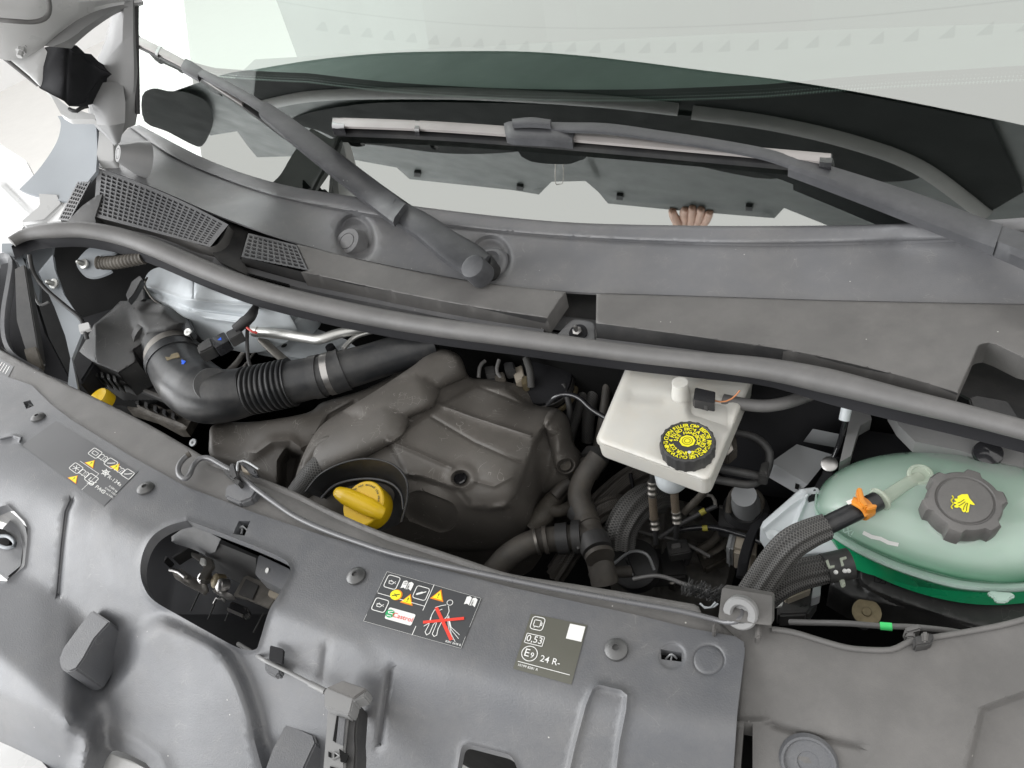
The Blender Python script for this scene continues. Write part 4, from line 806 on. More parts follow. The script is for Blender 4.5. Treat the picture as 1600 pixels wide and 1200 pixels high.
# ------------------------------------------------------------------ dipstick bowl and cap
ob = thing('oil_filler', 'black funnel bowl with a bright yellow oil cap on the front of the engine', 'oil filler', pt(570, 790, .97))
loft('funnel', [cr([(478, 768, 1.0), (500, 742, 1.02), (535, 724, 1.03), (575, 717, 1.035), (612, 725, 1.03), (634, 748, 1.02), (636, 780, 1.0), (627, 815, .98)], 4), cr([(500, 778, .98), (520, 758, .99), (545, 750, .995), (580, 747, .995), (610, 754, .99), (626, 770, .98), (630, 795, .97), (622, 820, .96)], 4), cr([(506, 778, .965), (524, 763, .975), (548, 756, .98), (580, 753, .98), (606, 760, .975), (620, 776, .965), (624, 798, .955), (616, 822, .945)], 4), [(540, 800, .93), (560, 790, .93), (580, 790, .93), (590, 800, .93), (600, 815, .92), (590, 830, .92), (580, 835, .92)]], 'intake_plastic', ob, n=50)
tube('funnel_rim', [(478, 768, 1.0), (500, 742, 1.02), (535, 724, 1.03), (575, 717, 1.035), (612, 725, 1.03), (634, 748, 1.02), (636, 780, 1.0), (627, 815, .98)], 1.8, 'intake_plastic', ob, seg=8)
tube('inner_rim', [(502, 778, .983), (520, 760, .993), (545, 751, .998), (580, 748, .998), (610, 755, .993), (626, 771, .983), (630, 796, .973)], 2, 'panel_plastic', ob, seg=8)
p = pt(568, 787, .995); cn = np.array((.0, -.36, .93)); cn /= np.linalg.norm(cn)
oilcap = lathe('cap', p, cn, [(.031, -.03), (.0335, -.006), (.034, .0), (.0325, .002), (.0001, .0025)], 'yellow_plastic', ob, seg=48)
ga, gb = pt(534, 772, 1.002), pt(588, 798, 1.0)
tube('cap_grip', [tuple(ga - (gb - ga) * .12 - cn * .004), tuple(ga), tuple((ga + gb) / 2 + cn * .001), tuple(gb), tuple(gb + (gb - ga) * .10 - cn * .004)], [.009, .013, .0135, .0135, .0105], 'yellow_plastic', oilcap, lift=None, world_r=True, seg=24, step=.002, squash=.95)
# ------------------------------------------------------------------ lettering helper: flat characters bent onto any surface
def text_mesh(s, size=1.0, align='CENTER', bold=0):
    c = bpy.data.curves.new('lettering', 'FONT'); c.body = s; c.size = size; c.align_x = align; c.align_y = 'CENTER'; c.offset = bold; c.resolution_u = 3
    o = bpy.data.objects.new('lettering', c); COL.objects.link(o); bpy.context.view_layer.update(); me = bpy.data.meshes.new_from_object(o)
    V = np.array([tuple(v.co) for v in me.vertices]).reshape(-1, 3); Fc = [list(p.vertices) for p in me.polygons]
    bpy.data.objects.remove(o); bpy.data.curves.remove(c); bpy.data.meshes.remove(me); return V[:, :2], Fc
def stroke(pts, w, closed=False):
    q = np.array(pts, float); n = len(q); V = []; Fc = []
    for i in range(n if closed else n - 1):
        a, b = q[i], q[(i + 1) % n]; d = b - a; L = np.linalg.norm(d) + 1e-9; d = d / L; m = np.array([-d[1], d[0]]) * w / 2; a = a - d * w * .3; b = b + d * w * .3; k = len(V)
        V += [a + m, b + m, b - m, a - m]; Fc.append([k, k + 1, k + 2, k + 3])
    return np.array(V), Fc
def circ(x, y, r, n=20, ry=None): return [(x + r * math.cos(t), y + (ry or r) * math.sin(t)) for t in np.linspace(0, 2 * math.pi, n, endpoint=False)]
def fillp(pts): return np.array(pts, float), [list(range(len(pts)))]
def rr(x0, y0, x1, y1, r): return rrect((x0, y0), (x1, y0), (x1, y1), (x0, y1), r, 4)
# ------------------------------------------------------------------ brake fluid reservoir
p_oil = pt(568, 787, .995)
br = thing('brake_fluid_reservoir', 'milky white brake fluid reservoir with black screw cap lettered in yellow', 'reservoir', pt(1045, 690, 1.0))
RZ = 1.056
RO = rrect((985, 560), (1180, 585), (1108, 754), (930, 690), 14)
sheet('tank_top', RO, RZ, 'translucent_white', br, step=8, skirt=.006, edge=(10, .007), key='res', bumps=[('p', rrect((1078, 618), (1140, 632), (1140, 672), (1078, 650), 10), 9, -.008), ('r', [(985, 640), (1040, 646), (1075, 640)], 14, -.0015), ('p', rrect((985, 610), (1045, 616), (1040, 632), (980, 626), 6), 8, -.002)])
RB = [(x, y) for x, y in rrect((985, 560), (1180, 585), (1108, 754), (930, 690), 14)]
prism('tank_body', RB, RZ - .0062, .030, 'translucent_white', br, taper=.985, bev=.004)
prism('seam_rib', [(x, y) for x, y in rrect((984, 559), (1182, 585), (1109, 757), (928, 692), 14)], RZ - .017, .003, 'translucent_white', br, bev=.001)
lathe('level_spigot', pt(1064, 622, RZ - .004), (0, 0, 1), [(.013, 0), (.012, .012), (.0105, .022), (.0105, .030), (.0001, .030)], 'translucent_white', br, seg=24)
lathe('bottom_bulb', pt(1049, 745, .995), (0, 0, 1), [(.004, -.022), (.015, -.018), (.021, -.008), (.022, .01), (.02, .035)], 'milky_white', br, seg=28)
capc = pt(1074, 690, RZ + .018)
ck = lathe('cap', capc, (0, 0, 1), [(.029, -.019), (.0325, -.018), (.033, -.004), (.0325, .001), (.0305, .002), (.0295, .0005), (.0001, .0005)], 'dark_plastic', br, seg=96, mod=lambda a, i: 1 + (.035 if (i in (1, 2, 3) and (a * 18 / (2 * math.pi)) % 1 < .35) else 0))
cap_n = np.array([0, 0, 1.])
def cap_pt(r, a): return capc + np.array((r * math.cos(a), r * math.sin(a), .0011))
parts = []
def arc_text(s, r, size, a0, a1):
    k = len(s)
    for i, ch in enumerate(s):
        if ch == ' ': continue
        a = math.radians(a0 + (a1 - a0) * (i + .5) / k); v, f = text_mesh(ch, size, 'CENTER', .00022)
        parts.append(([cap_pt_xy(r, a, q) for q in v], f))
def cap_pt_xy(r, a, q):
    e = np.array((math.cos(a), math.sin(a), 0)); t = np.array((math.sin(a), -math.cos(a), 0)); return capc + e * (r + q[1]) + t * q[0] + np.array((0, 0, .0011))
arc_text('WARNING CLEAN FILLER CAP BEFORE REMOVING USE ONLY ', .0257, .0074, 250, -110)
arc_text('DOT 4 FLUID FROM A SEALED CONTAINER ', .0193, .0072, 240, -120)
arc_text('SEE HANDBOOK ', .0135, .0064, 200, -30)
join('cap_lettering', parts, 'yellow_print', ck, smooth=0)
oc = [capc + np.array((.0098 * math.cos(t), .0098 * math.sin(t), .0012)) for t in np.linspace(.4, 2 * math.pi + .4, 8, endpoint=False)]
obj('cap_octagon', oc, [list(range(8))], 'yellow_print', ck, smooth=0)
pr = []
for r_ in (.0035, .0062):
    v, f = stroke(circ(0, 0, r_, 24), .0006, True); pr.append(([capc + np.array((q[0], q[1], .0016)) for q in v], f))
join('cap_rings', pr, 'print_dark', ck, smooth=0)
join('lock_mark', [([capc + np.array((q[0] + .008, q[1] - .0165, .0016)) for q in circ(0, 0, .0022, 12)], [list(range(12))])], 'milky_white', ck, smooth=0)
pl = thing('level_sensor_plug', 'small black plug with an orange wire on the white reservoir', 'connector', pt(1100, 618, RZ + .02))
prism('plug_body', rrect((1086, 605), (1118, 612), (1117, 630), (1083, 624), 3), RZ + .022, .016, 'gloss_black', pl); prism('plug_tab', [(1083, 620), (1110, 628), (1107, 634), (1082, 627)], RZ + .016, .012, 'dark_plastic', pl)
tube('lead', [(1116, 626, RZ + .015), (1130, 628, RZ + .016), (1145, 622, RZ + .02), (1156, 610, RZ + .03)], 1.3, 'copper_wire', pl, seg=8)
# brake lines below it
for i, (pts, lab) in enumerate((([(1019, 742, 1.0), (1019, 755, .985)], 0), ([(1049, 765, .985), (1052, 778, .975)], 1))): pass
bl = thing('brake_hose', 'braided metal brake hose hanging from the reservoir, longer of the two', 'hose', pt(1021, 790, .95), 'braided brake hoses under the reservoir')
tube('rubber_neck', [(1020, 732, 1.01), (1020, 756, .985)], 5, 'black_rubber', bl, seg=12); tube('upper_ferrule', [(1019, 752, .988), (1019, 776, .965)], 7, 'dull_steel', bl, seg=16, step=.001, prof=lambda u, L: 1 + .12 * np.sin(u / L * 18)); tube('braid', [(1019, 774, .966), (1022, 810, .93)], 6.4, 'braid_steel', bl, seg=16); tube('lower_ferrule', [(1022, 808, .93), (1024, 826, .915)], 7, 'dull_steel', bl, seg=16, step=.001, prof=lambda u, L: 1 + .12 * np.sin(u / L * 14)); tube('tail', [(1024, 824, .915), (1025, 850, .89)], 4, 'black_rubber', bl, seg=10)
bl = thing('brake_hose', 'shorter braided metal brake hose under the clear reservoir bulb', 'hose', pt(1054, 790, .95), 'braided brake hoses under the reservoir')
tube('braid', [(1053, 764, .98), (1056, 800, .945)], 6.4, 'braid_steel', bl, seg=16); tube('lower_ferrule', [(1056, 798, .946), (1058, 816, .93)], 7, 'dull_steel', bl, seg=16, step=.001, prof=lambda u, L: 1 + .12 * np.sin(u / L * 14)); tube('tail', [(1058, 814, .93), (1056, 840, .90)], 4.5, 'black_rubber', bl, seg=10)

# ------------------------------------------------------------------ coolant expansion tank
ct = thing('coolant_tank', 'pale green translucent coolant tank with black ribbed cap and green fluid', 'coolant tank', pt(1480, 830, .95))
CTO = cr([(1276, 800), (1277, 775), (1290, 752), (1320, 730), (1360, 715), (1410, 707), (1470, 706), (1530, 713), (1600, 728), (1680, 760), (1730, 810), (1730, 870), (1680, 900), (1600, 912), (1540, 912), (1480, 903), (1420, 886), (1360, 861), (1312, 834)], 5, True)
CZ0 = TPS([(1276, 790, .985), (1320, 730, .99), (1470, 706, 1.0), (1600, 728, 1.0), (1730, 840, .97), (1600, 924, .965), (1480, 912, .965), (1360, 866, .97), (1310, 835, .978)], 1e-3)
ctx = np.array(CTO)
def CZ(xy):
    d = dist(xy, CTO, True); k = np.clip(d / 95, 0, 1); return CZ0(xy) + .062 * np.sqrt(np.clip(1 - (1 - k) ** 2, 0, 1)) * .92
sheet('upper_shell', CTO, CZ, 'coolant_shell', ct, step=9, skirt=0, key='tank', bumps=[('r', [(1300, 825), (1360, 855), (1420, 880), (1500, 903), (1600, 912)], 5, .004)])
SEAMO = [(1274, 775), (1275, 800), (1292, 828), (1340, 860), (1400, 887), (1480, 912), (1540, 920), (1600, 919), (1690, 905)]
loft('seam_flange', [[(x + dx, y + dy, float(CZ0([(x, y)])[0]) + dz) for x, y in SEAMO] for dx, dy, dz in ((3, -9, .004), (0, -2, .004), (-1, 3, .0), (0, 5, -.008))], 'coolant_seam', ct, n=60)
loft('lower_shell', [[(x, y + 3, float(CZ0([(x, y)])[0]) - .006) for x, y in SEAMO], [(1290, 830, .955), (1318, 872, .94), (1345, 893, .94), (1392, 905, .93), (1440, 919, .925), (1480, 928, .92), (1540, 930, .92), (1600, 926, .92), (1690, 915, .93)], [(1330, 812, .90), (1360, 840, .90), (1400, 860, .89), (1440, 880, .88), (1490, 900, .88), (1540, 905, .88), (1600, 905, .88), (1680, 900, .88)]], 'coolant_green', ct, n=60)
prism('seam_tab', [(1545, 922), (1582, 925), (1588, 932), (1580, 934), (1574, 941), (1556, 940), (1552, 931), (1543, 929)], .972, .005, 'coolant_seam', ct)
sheet('support_wing', [(1188, 824), (1192, 815), (1250, 764), (1280, 760), (1290, 790), (1320, 840), (1345, 858), (1300, 864), (1240, 868), (1205, 850)], TPS([(1188, 824, .95), (1250, 764, .985), (1285, 765, .985), (1345, 858, .96), (1240, 868, .93)]), 'milky_white', ct, step=8, skirt=.03, edge=(4, .003), bumps=[('r', [(1192, 826), (1235, 790), (1262, 772), (1290, 770)], 4, .004), ('r', [(1262, 772), (1240, 830), (1244, 866)], 3, .004)])
lathe('wing_hole', hit('tank', 1290, 790)[0] if False else pt(1208, 838, .952), (0, 0, 1), [(.008, 0), (.008, .003), (.004, .003), (.0001, .001)], 'milky_white', ct, seg=16)
tp, tn = hit('tank', 1498, 800); tn = np.array((.03, -.22, .97)); tn /= np.linalg.norm(tn)
lathe('filler_neck', tp - tn * .01, tn, [(.034, 0), (.031, .018), (.0001, .018)], 'coolant_shell', ct, seg=40)
def lobes(a, i):
    if i not in (1, 2, 3): return 1
    q = (a * 6 / (2 * math.pi) + .1) % 1
    return 1 + .13 * sstep((.5 - abs(q - .5) - .27) * 13) 
ck2 = lathe('cap', tp + tn * .006, tn, [(.033, -.004), (.0345, -.003), (.0345, .021), (.0325, .0245), (.028, .0255), (.0265, .0235), (.0255, .0235), (.0245, .0255), (.0001, .0262)], 'dusty_plastic', ct, seg=120, mod=lobes)
capt = tp + tn * (.006 + .0268); cx_, cy_, _ = frame(tn)
def on_cap(v, o=0):                            # photo pixels dropped onto the flat of the cap
    d = rays(v); c0 = capt + tn * o; t = ((c0 - CP) @ tn) / (d @ tn); return list(CP + t[:, None] * d)
hand = [(-32, 42), (-4, 55), (33, 56), (43, 30), (78, -10), (70, -13), (46, -6), (42, -30), (38, -56), (24, -60), (18, -52), (8, -58), (-3, -50), (-8, -34), (-22, -25), (-34, -30), (-50, -26), (-52, -16), (-36, -10), (-52, -4), (-54, 6), (-36, 10), (-50, 18), (-50, 27), (-30, 28)]
parts = [(on_cap([(1504 + q[0] * .25, 786 - q[1] * .25) for q in hand]), [list(range(len(hand)))])]
v, f = stroke([(1504 + (-64 + 6 * math.sin(t * 2.1)) * .25, 786 - (45 - 13 * t) * .25) for t in np.linspace(0, 6, 26)], 1.9); parts.append((on_cap(v), f))
join('hot_hand_symbol', parts, 'yellow_print', ck2, smooth=0)
for q in ([(10, 22), (-10, 8), (-30, 0)], [(16, 8), (0, -4), (-24, -18)], [(24, 0), (10, -22), (4, -44)], [(32, 0), (26, -26), (24, -50)]):
    v, f = stroke([(1504 + a_ * .25, 786 - c_ * .25) for a_, c_ in q], 1.0); join('finger_line', [(on_cap(v, .0004), f)], 'print_dark', ck2, smooth=0)
# moulded neck with the small pipe, lettering, chalk line
a = hit('tank', 1437, 745)[0]; b_ = hit('tank', 1374, 785)[0]
tube('vent_channel', [a + (0, 0, .001), (a + b_) / 2 + (0, 0, .003), b_ + (0, -.004, .005)], [.0075, .0075, .008], 'clear_plastic', ct, lift=None, world_r=True, seg=20, squash=.6)
lathe('vent_ring', a + np.array((0, 0, .003)), (0, -.2, 1), [(.0135, -.004), (.0135, .002), (.012, .0035), (.0095, .0035), (.009, .001), (.0001, .001)], 'clear_plastic', ct, seg=32)
d_ = b_ - a; d_ /= np.linalg.norm(d_)
lathe('vent_flange', b_ + np.array((0, 0, .006)), tuple(d_), [(.013, -.002), (.014, .0), (.013, .002), (.009, .003)], 'clear_plastic', ct, seg=28)
v, f = stroke([(0, 0), (12, 6), (26, 9), (38, 15), (52, 18)], 6)
join('paint_dash', [([hit('tank', 1350 + q[0], 833 + q[1])[0] + np.array((0, -.0004, .0008)) for q in v], f)], 'print_white', ct, smooth=0)
parts = []
v, f = text_mesh('MAXI', 15, 'CENTER', .3)
for q, g_ in ((v, f),):
    ca, sa = math.cos(math.radians(38)), math.sin(math.radians(38)); pts = [(1318 + q_[0] * ca + q_[1] * sa * .8, 826 + q_[0] * sa * .9 - q_[1] * ca) for q_ in v]
    parts.append(([hit('tank', *p_)[0] + np.array((0, -.0004, .0006)) for p_ in pts], f))
join('level_lettering', parts, 'coolant_seam', ct, smooth=0)
ctc = np.array(CTO).mean(0); FLO = [tuple(ctc + (np.array(q) - ctc) * .965) for q in CTO]
sheet('fluid', FLO, lambda xy: CZ0(xy) - .003, 'coolant_green', ct, step=16, skirt=.05)
# hose on the tank
h1 = thing('overflow_hose', 'black rubber hose in frayed braided sleeve held on the coolant tank by an orange clip', 'hose', pt(1230, 860, 1.0))
hz = b_[2] + .006
tube('hose', [tuple(b_ + d_ * .004 + (0, 0, .006)), tuple(pt(1335, 800, hz)), tuple(pt(1290, 822, hz - .004)), tuple(pt(1262, 836, hz - .008))], 15, 'intake_plastic', h1, lift=None, seg=24)
tube('sleeve', [(1292, 822, hz - .003), (1262, 834, hz - .006), (1235, 850, hz - .012), (1210, 878, hz - .03), (1178, 925, hz - .06), (1150, 965, hz - .09)], [19, 22, 23, 23, 23, 22], 'braid_black', h1, seg=54, flut=.10)
tube('sleeve', [(1310, 886, .975), (1280, 890, .975), (1240, 900, .97), (1205, 918, .96), (1170, 950, .93)], [20, 22, 23, 24, 22], 'braid_black', h1, seg=54, flut=.10)
p = pt(1350, 792, hz + .002); tube('orange_clip', [tuple(p - d_ * .004 + (0, 0, -.002)), tuple(p + d_ * .006 + (0, 0, -.002))], 17.5, 'orange_plastic', h1, lift=None, seg=28)
prism('clip_ear', [(1338, 762), (1346, 760), (1352, 780), (1358, 790), (1350, 792), (1342, 784)], hz + .022, .012, 'orange_plastic', h1, bev=.0015); prism('clip_ear', [(1352, 786), (1371, 788), (1369, 793), (1354, 797)], hz + .02, .008, 'orange_plastic', h1, bev=.001)
ribbon('clip_band_face', [(1332, 780, hz + .016, 11), (1350, 790, hz + .017, 13), (1357, 804, hz + .01, 11)], .003, 'orange_plastic', h1)
prism('white_mark', [(1322, 783), (1333, 779), (1336, 784), (1326, 788)], hz + .0155, .001, 'print_white', h1, bev=0)
h2 = thing('lower_tank_hose', 'black clamp with pale bar marks on the braided lower coolant hose', 'hose', pt(1310, 885, .97))
tube('clamp', [(1288, 888, .977), (1302, 885, .977), (1328, 880, .977)], [23, 23, 24], 'dark_plastic', h2, seg=28)
for q in ([(1290, 876), (1294, 874), (1297, 884), (1304, 883), (1304, 886), (1295, 888)], [(1312, 872), (1322, 869), (1323, 872), (1316, 875), (1319, 883), (1315, 884)]): prism('bar_mark', q, 1.0, .002, 'clear_plastic', h2, bev=0)
for x, y in ((1306, 894), (1320, 892), (1326, 892)): lathe('chrome_dot', pt(x, y, .998), (0, -.5, .9), [(.0025, 0), (.001, .002), (.0001, .002)], 'print_white', h2, seg=10)
prism('clamp_tail', [(1310, 900), (1318, 900), (1322, 914), (1315, 917)], .975, .004, 'clear_plastic', h2, bev=.001)
# ------------------------------------------------------------------ battery box lid
bb = thing('battery_box', 'dusty black battery box lid under the coolant tank', 'battery box', pt(1480, 950, .85))
sheet('lid', [(1296, 915), (1305, 895), (1335, 868), (1480, 870), (1720, 900), (1720, 1010), (1560, 1010), (1525, 985), (1420, 952), (1330, 935)], TPS([(1296, 915, .885), (1335, 868, .90), (1600, 900, .90), (1560, 1010, .89), (1420, 952, .885)]), 'airbox_plastic', bb, step=9, skirt=.05, edge=(7, .005), key='bat',
      bumps=[('p', [(1345, 870), (1338, 905), (1360, 927), (1440, 955), (1530, 990), (1720, 1000), (1720, 870)], 6, .010), ('r', [(1338, 890), (1344, 915), (1400, 944), (1480, 968), (1540, 985)], 3, -.004)])
parts = []
def bat(v): return [hit('bat', *q)[0] + np.array((0, 0, .0007)) for q in v]
for pts in ([(1368, 895), (1384, 899), (1383, 913), (1366, 909)],): v, f = stroke(pts, 1.6, True); parts.append((bat(v), f))
v, f = stroke([(1378, 899), (1371, 905), (1379, 906), (1373, 911)], 1.5); parts.append((bat(v), f))
for pts in ([(1394, 902), (1393, 914), (1404, 917), (1404, 908)], [(1406, 908), (1406, 918), (1417, 921), (1418, 908)]): v, f = stroke(pts, 1.6); parts.append((bat(v), f))
join('embossed_symbols', parts, 'matt_black', bb, smooth=0)
prism('fixing_lug', [(1334, 938), (1378, 952), (1368, 968), (1354, 974), (1340, 968)], .872, .02, 'dark_plastic', bb)
lathe('lug_bolt', pt(1354, 957, .875), (0, -.3, .95), [(.0165, 0), (.0165, .003), (.012, .004), (.006, .004), (.005, .006), (.0001, .006)], 'brass', bb, seg=24)
lathe('paint_dot', pt(1340, 945, .8735), (0, 0, 1), [(.003, 0), (.0001, .001)], 'print_white', bb, seg=12)
# bonnet release cable with green band
cb = thing('release_cable', 'black cable with bright green tape band along the front panel edge', 'cable', pt(1350, 975, 1.03))
tube('cable', [(1235, 972, 1.0), (1270, 973, 1.02), (1320, 974, 1.04), (1375, 978, 1.05), (1430, 980, 1.055), (1480, 985, 1.05), (1510, 990, 1.03)], 4.6, 'rubber', cb, seg=12)
tube('green_band', [(1375, 978, 1.05), (1394, 979.5, 1.0515)], 6.2, 'green_tape', cb, seg=14)
# ------------------------------------------------------------------ hoses and gear in the dark of the bay
th = thing('coolant_hose_tee', 'old brown black coolant hoses joined by a clamped tee piece behind the front panel', 'hose', pt(920, 830, .85))
tube('upper_hose', [(935, 715, .93), (915, 742, .92), (905, 770, .91), (912, 800, .90), (922, 830, .89)], [17, 17, 18, 19, 20], 'old_hose', th, seg=22)
tube('side_hose', [(765, 900, .84), (795, 868, .875), (830, 848, .885), (870, 842, .89), (920, 838, .89)], [18, 19, 19, 20, 20], 'old_hose', th, seg=22)
tube('lower_hose', [(920, 828, .89), (930, 850, .885), (938, 880, .87), (945, 910, .85)], [21, 22, 21, 22], 'old_hose', th, seg=22)
for a_, c_, r_, m_ in (((932, 712), (924, 724), 22, 'dark_plastic'), ((922, 728), (917, 738), 20, 'old_hose'), ((905, 795), (914, 806), 22, 'dark_plastic'), ((914, 808), (920, 822), 20.5, 'old_hose'), ((870, 842), (888, 840), 24, 'dark_plastic'), ((895, 839), (908, 838), 26, 'dark_plastic'), ((850, 844), (856, 843), 22, 'old_hose'), ((836, 846), (840, 845), 21.5, 'dull_steel'), ((926, 842), (934, 862), 25, 'dark_plastic'), ((936, 866), (938, 872), 23.5, 'old_hose')):
    tube('hose_collar', [(a_[0], a_[1], .895), (c_[0], c_[1], .895)], r_, m_, th, seg=24)
tube('collar_lug', [(895, 815, .905), (897, 838, .905), (905, 858, .90)], 3, 'dark_plastic', th, seg=8)
b2 = thing('pipe_casting', 'grimy cast pipe fitting beside the engine cover corner', 'fitting', pt(850, 800, .85))
tube('casting', [(880, 765, .87), (862, 785, .865), (848, 805, .86), (830, 825, .85)], [12, 15, 18, 14], 'brown_conduit', b2, seg=18); tube('casting_arm', [(850, 796, .865), (876, 798, .865), (892, 790, .86)], [12, 10, 9], 'brown_conduit', b2, seg=14); tube('casting_pipe', [(866, 775, .88), (880, 760, .885), (890, 755, .885)], 10, 'old_hose', b2, seg=14)
tube('ring_edge', [(848, 782, .84), (842, 796, .835), (838, 812, .83)], 2, 'brass', b2, seg=8)
for i, (pts, r_, m_, lab) in enumerate((
    ([(920, 812, .84), (950, 780, .85), (985, 752, .85), (1020, 735, .84)], 21, 'braid_brown', 'ribbed sleeved hose running back under the white reservoir'),
    ([(915, 822, .86), (940, 800, .87), (965, 792, .865), (985, 798, .84)], 18, 'braid_brown', 'short ribbed sleeved hose behind the tee joint'),
    ([(968, 852, .86), (972, 825, .88), (990, 796, .89), (1015, 778, .88), (1032, 776, .86)], 24, 'braid_black', 'thick ribbed sleeved hose arching below the white reservoir'),
    ([(870, 895, .80), (885, 872, .83), (900, 850, .84)], 16, 'braid_brown', 'ribbed sleeved hose dropping behind the front panel edge'),
    ([(888, 690, .85), (900, 650, .88), (915, 610, .92), (930, 585, .95)], 9, 'braid_black', 'thin sleeved loom rising behind the engine cover, closer to the cover'),
    ([(918, 690, .84), (920, 650, .88), (928, 615, .92), (935, 590, .94)], 10, 'braid_black', 'thin sleeved loom rising behind the engine cover, closer to the reservoir'),
    ([(922, 905, .84), (950, 895, .84), (985, 893, .83)], 9, 'braid_brown', 'short sleeved pipe end against the front panel lip'))):
    t_ = thing('sleeved_hose', lab, 'hose', LZ([pts[0][:2]], pts[0][2])[0], 'sleeved hoses in the bay'); tube('sleeve', pts, r_, m_, t_, seg=54, flut=.10 if r_ > 12 else 0)
vp = thing('vacuum_pipe', 'thin shiny black pipe arching from the engine to the reservoir', 'pipe', pt(900, 625, 1.0))
tube('pipe', [(856, 632, .97), (868, 620, .985), (885, 616, .99), (905, 622, .99), (925, 640, .985), (950, 655, .98)], 4, 'gloss_black', vp, seg=12)
va = thing('vacuum_pump', 'round black cylinder with bright rim behind the engine cover', 'cylinder', pt(850, 600, .95))
p = pt(848, 592, .96); lathe('drum', p, (.1, -.25, .95), [(.055, -.09), (.052, -.03), (.05, -.02), (.049, .004), (.04, .008), (.0001, .01)], 'matt_black', va, seg=36); lathe('rim', p, (.1, -.25, .95), [(.051, -.016), (.0525, -.013), (.0525, -.007), (.051, -.004)], 'steel', va, seg=36); lathe('lower_rim', p, (.1, -.25, .95), [(.054, -.034), (.056, -.031), (.056, -.026), (.054, -.023)], 'brass', va, seg=36)
for nm, pts, r_, m_ in (('loom', [(822, 560, 1.0), (828, 580, .99), (830, 605, .97)], 6, 'braid_black'), ('vent_loop', [(748, 590, .99), (750, 572, 1.0), (758, 564, 1.0)], 3, 'rubber'), ('vent_loop', [(780, 562, 1.0), (776, 580, .99), (786, 594, .98)], 3, 'rubber')):
    t_ = thing('hose_end', {'loom': 'braided loom end dropping beside the round drum', 'vent_loop': ('bent vent pipe nearest the engine cover peak' if pts[0][0] == 748 else 'bent vent pipe between cover peak and braided loom end')}[nm], 'pipe', LZ([pts[0][:2]], pts[0][2])[0], 'pipes behind the engine cover'); tube(nm, pts, r_, m_, t_, seg=10)
t_ = thing('relay_block', 'little beige connector block behind the engine cover', 'connector', pt(812, 580, .97)); prism('block', [(800, 575), (815, 570), (820, 590), (806, 598)], .98, .03, 'beige_block', t_); prism('block_pin', [(814, 588), (824, 586), (824, 598), (815, 600)], .98, .02, 'brass', t_)
# brake servo and pipes on the right of the reservoir
sv = thing('brake_servo', 'big matt black brake servo drum beside the white reservoir', 'servo', pt(1200, 670, .9))
p = pt(1205, 668, .93); lathe('drum', p, (.0, -.95, .30), [(.10, -.10), (.122, -.09), (.126, -.03), (.122, 0), (.09, .02), (.04, .035), (.0001, .037)], 'matt_black', sv, seg=56); lathe('drum_seam', p, (.0, -.95, .30), [(.124, -.045), (.130, -.04), (.130, -.034), (.124, -.03)], 'dark_plastic', sv, seg=56)
prism('servo_flange', [(1128, 672), (1150, 680), (1152, 700), (1138, 712), (1120, 706)], .99, .02, 'brown_conduit', sv); lathe('flange_nut', pt(1135, 701, .995), (0, -.5, .85), [(.010, 0), (.010, .006), (.006, .008), (.006, .014), (.0001, .014)], 'dull_steel', sv, seg=6)
t_ = thing('heater_hose', 'grey black hose crossing behind the reservoir under the seal', 'hose', pt(1200, 632, 1.05)); tube('hose', [(1130, 625, 1.05), (1165, 632, 1.05), (1200, 634, 1.05), (1240, 626, 1.05), (1290, 606, 1.04)], 10, 'rubber', t_, seg=16)
t_ = thing('steel_brake_pipes', 'black bent brake pipes looping out beside the reservoir', 'pipe', pt(1190, 730, .98))
tube('pipe', [(1120, 675, 1.0), (1150, 676, 1.0), (1180, 684, 1.0), (1200, 702, .995), (1202, 722, .985), (1195, 745, .97)], 6.5, 'dark_plastic', t_, seg=12); tube('pipe', [(1105, 728, .985), (1140, 735, .985), (1185, 744, .98)], 7, 'dark_plastic', t_, seg=12); tube('pipe', [(1105, 747, .975), (1140, 753, .975), (1170, 757, .97), (1190, 748, .97), (1202, 725, .975)], 6.5, 'dark_plastic', t_, seg=12); prism('pipe_clip', [(1190, 722), (1202, 720), (1200, 744), (1185, 742)], .995, .02, 'airbox_plastic', t_)
t_ = thing('support_plate', 'folded plain grey metal plate with a square hole beside the coolant tank', 'bracket', pt(1250, 730, .95))
loft('plate', [[(1245, 694, .95), (1300, 710, .95)], [(1205, 722, .95), (1262, 757, .95)], [(1200, 745, .93), (1246, 772, .93)]], 'grey_metal', t_, curve=False, smooth=30); prism('plate_hole', [(1243, 755), (1249, 757), (1248, 764), (1242, 762)], .944, .002, 'bay_black', t_, bev=0); loft('plate_back', [[(1255, 690, .95), (1310, 700, .95)], [(1270, 670, 1.0), (1320, 680, 1.0)]], 'grey_metal', t_, curve=False)
t_ = thing('bonnet_strut', 'slim rod with pale collar standing behind the coolant tank', 'rod', pt(1305, 700, .97))
tube('rod', [(1322, 650, 1.03), (1312, 690, .99), (1302, 716, .97)], 4, 'gloss_black', t_, seg=10); tube('collar', [(1323, 636, 1.045), (1319, 656, 1.03)], 8, 'milky_white', t_, seg=16); prism('rod_bracket', [(1292, 716), (1312, 712), (1300, 745), (1280, 775), (1262, 778), (1284, 740)], .985, .02, 'matt_black', t_); lathe('rod_bolt', pt(1296, 726, .99), (0, -.4, .9), [(.010, 0), (.010, .004), (.006, .006), (.0001, .006)], 'steel', t_, seg=20)
t_ = thing('inner_wing_post', 'pale grey pressed post behind the coolant tank under the seal', 'post', pt(1335, 680, 1.0)); sheet('post', [(1330, 640), (1360, 648), (1362, 655), (1344, 665), (1336, 690), (1330, 712), (1312, 722), (1322, 680)], 1.0, 'pillar_grey', t_, step=7, skirt=.02)
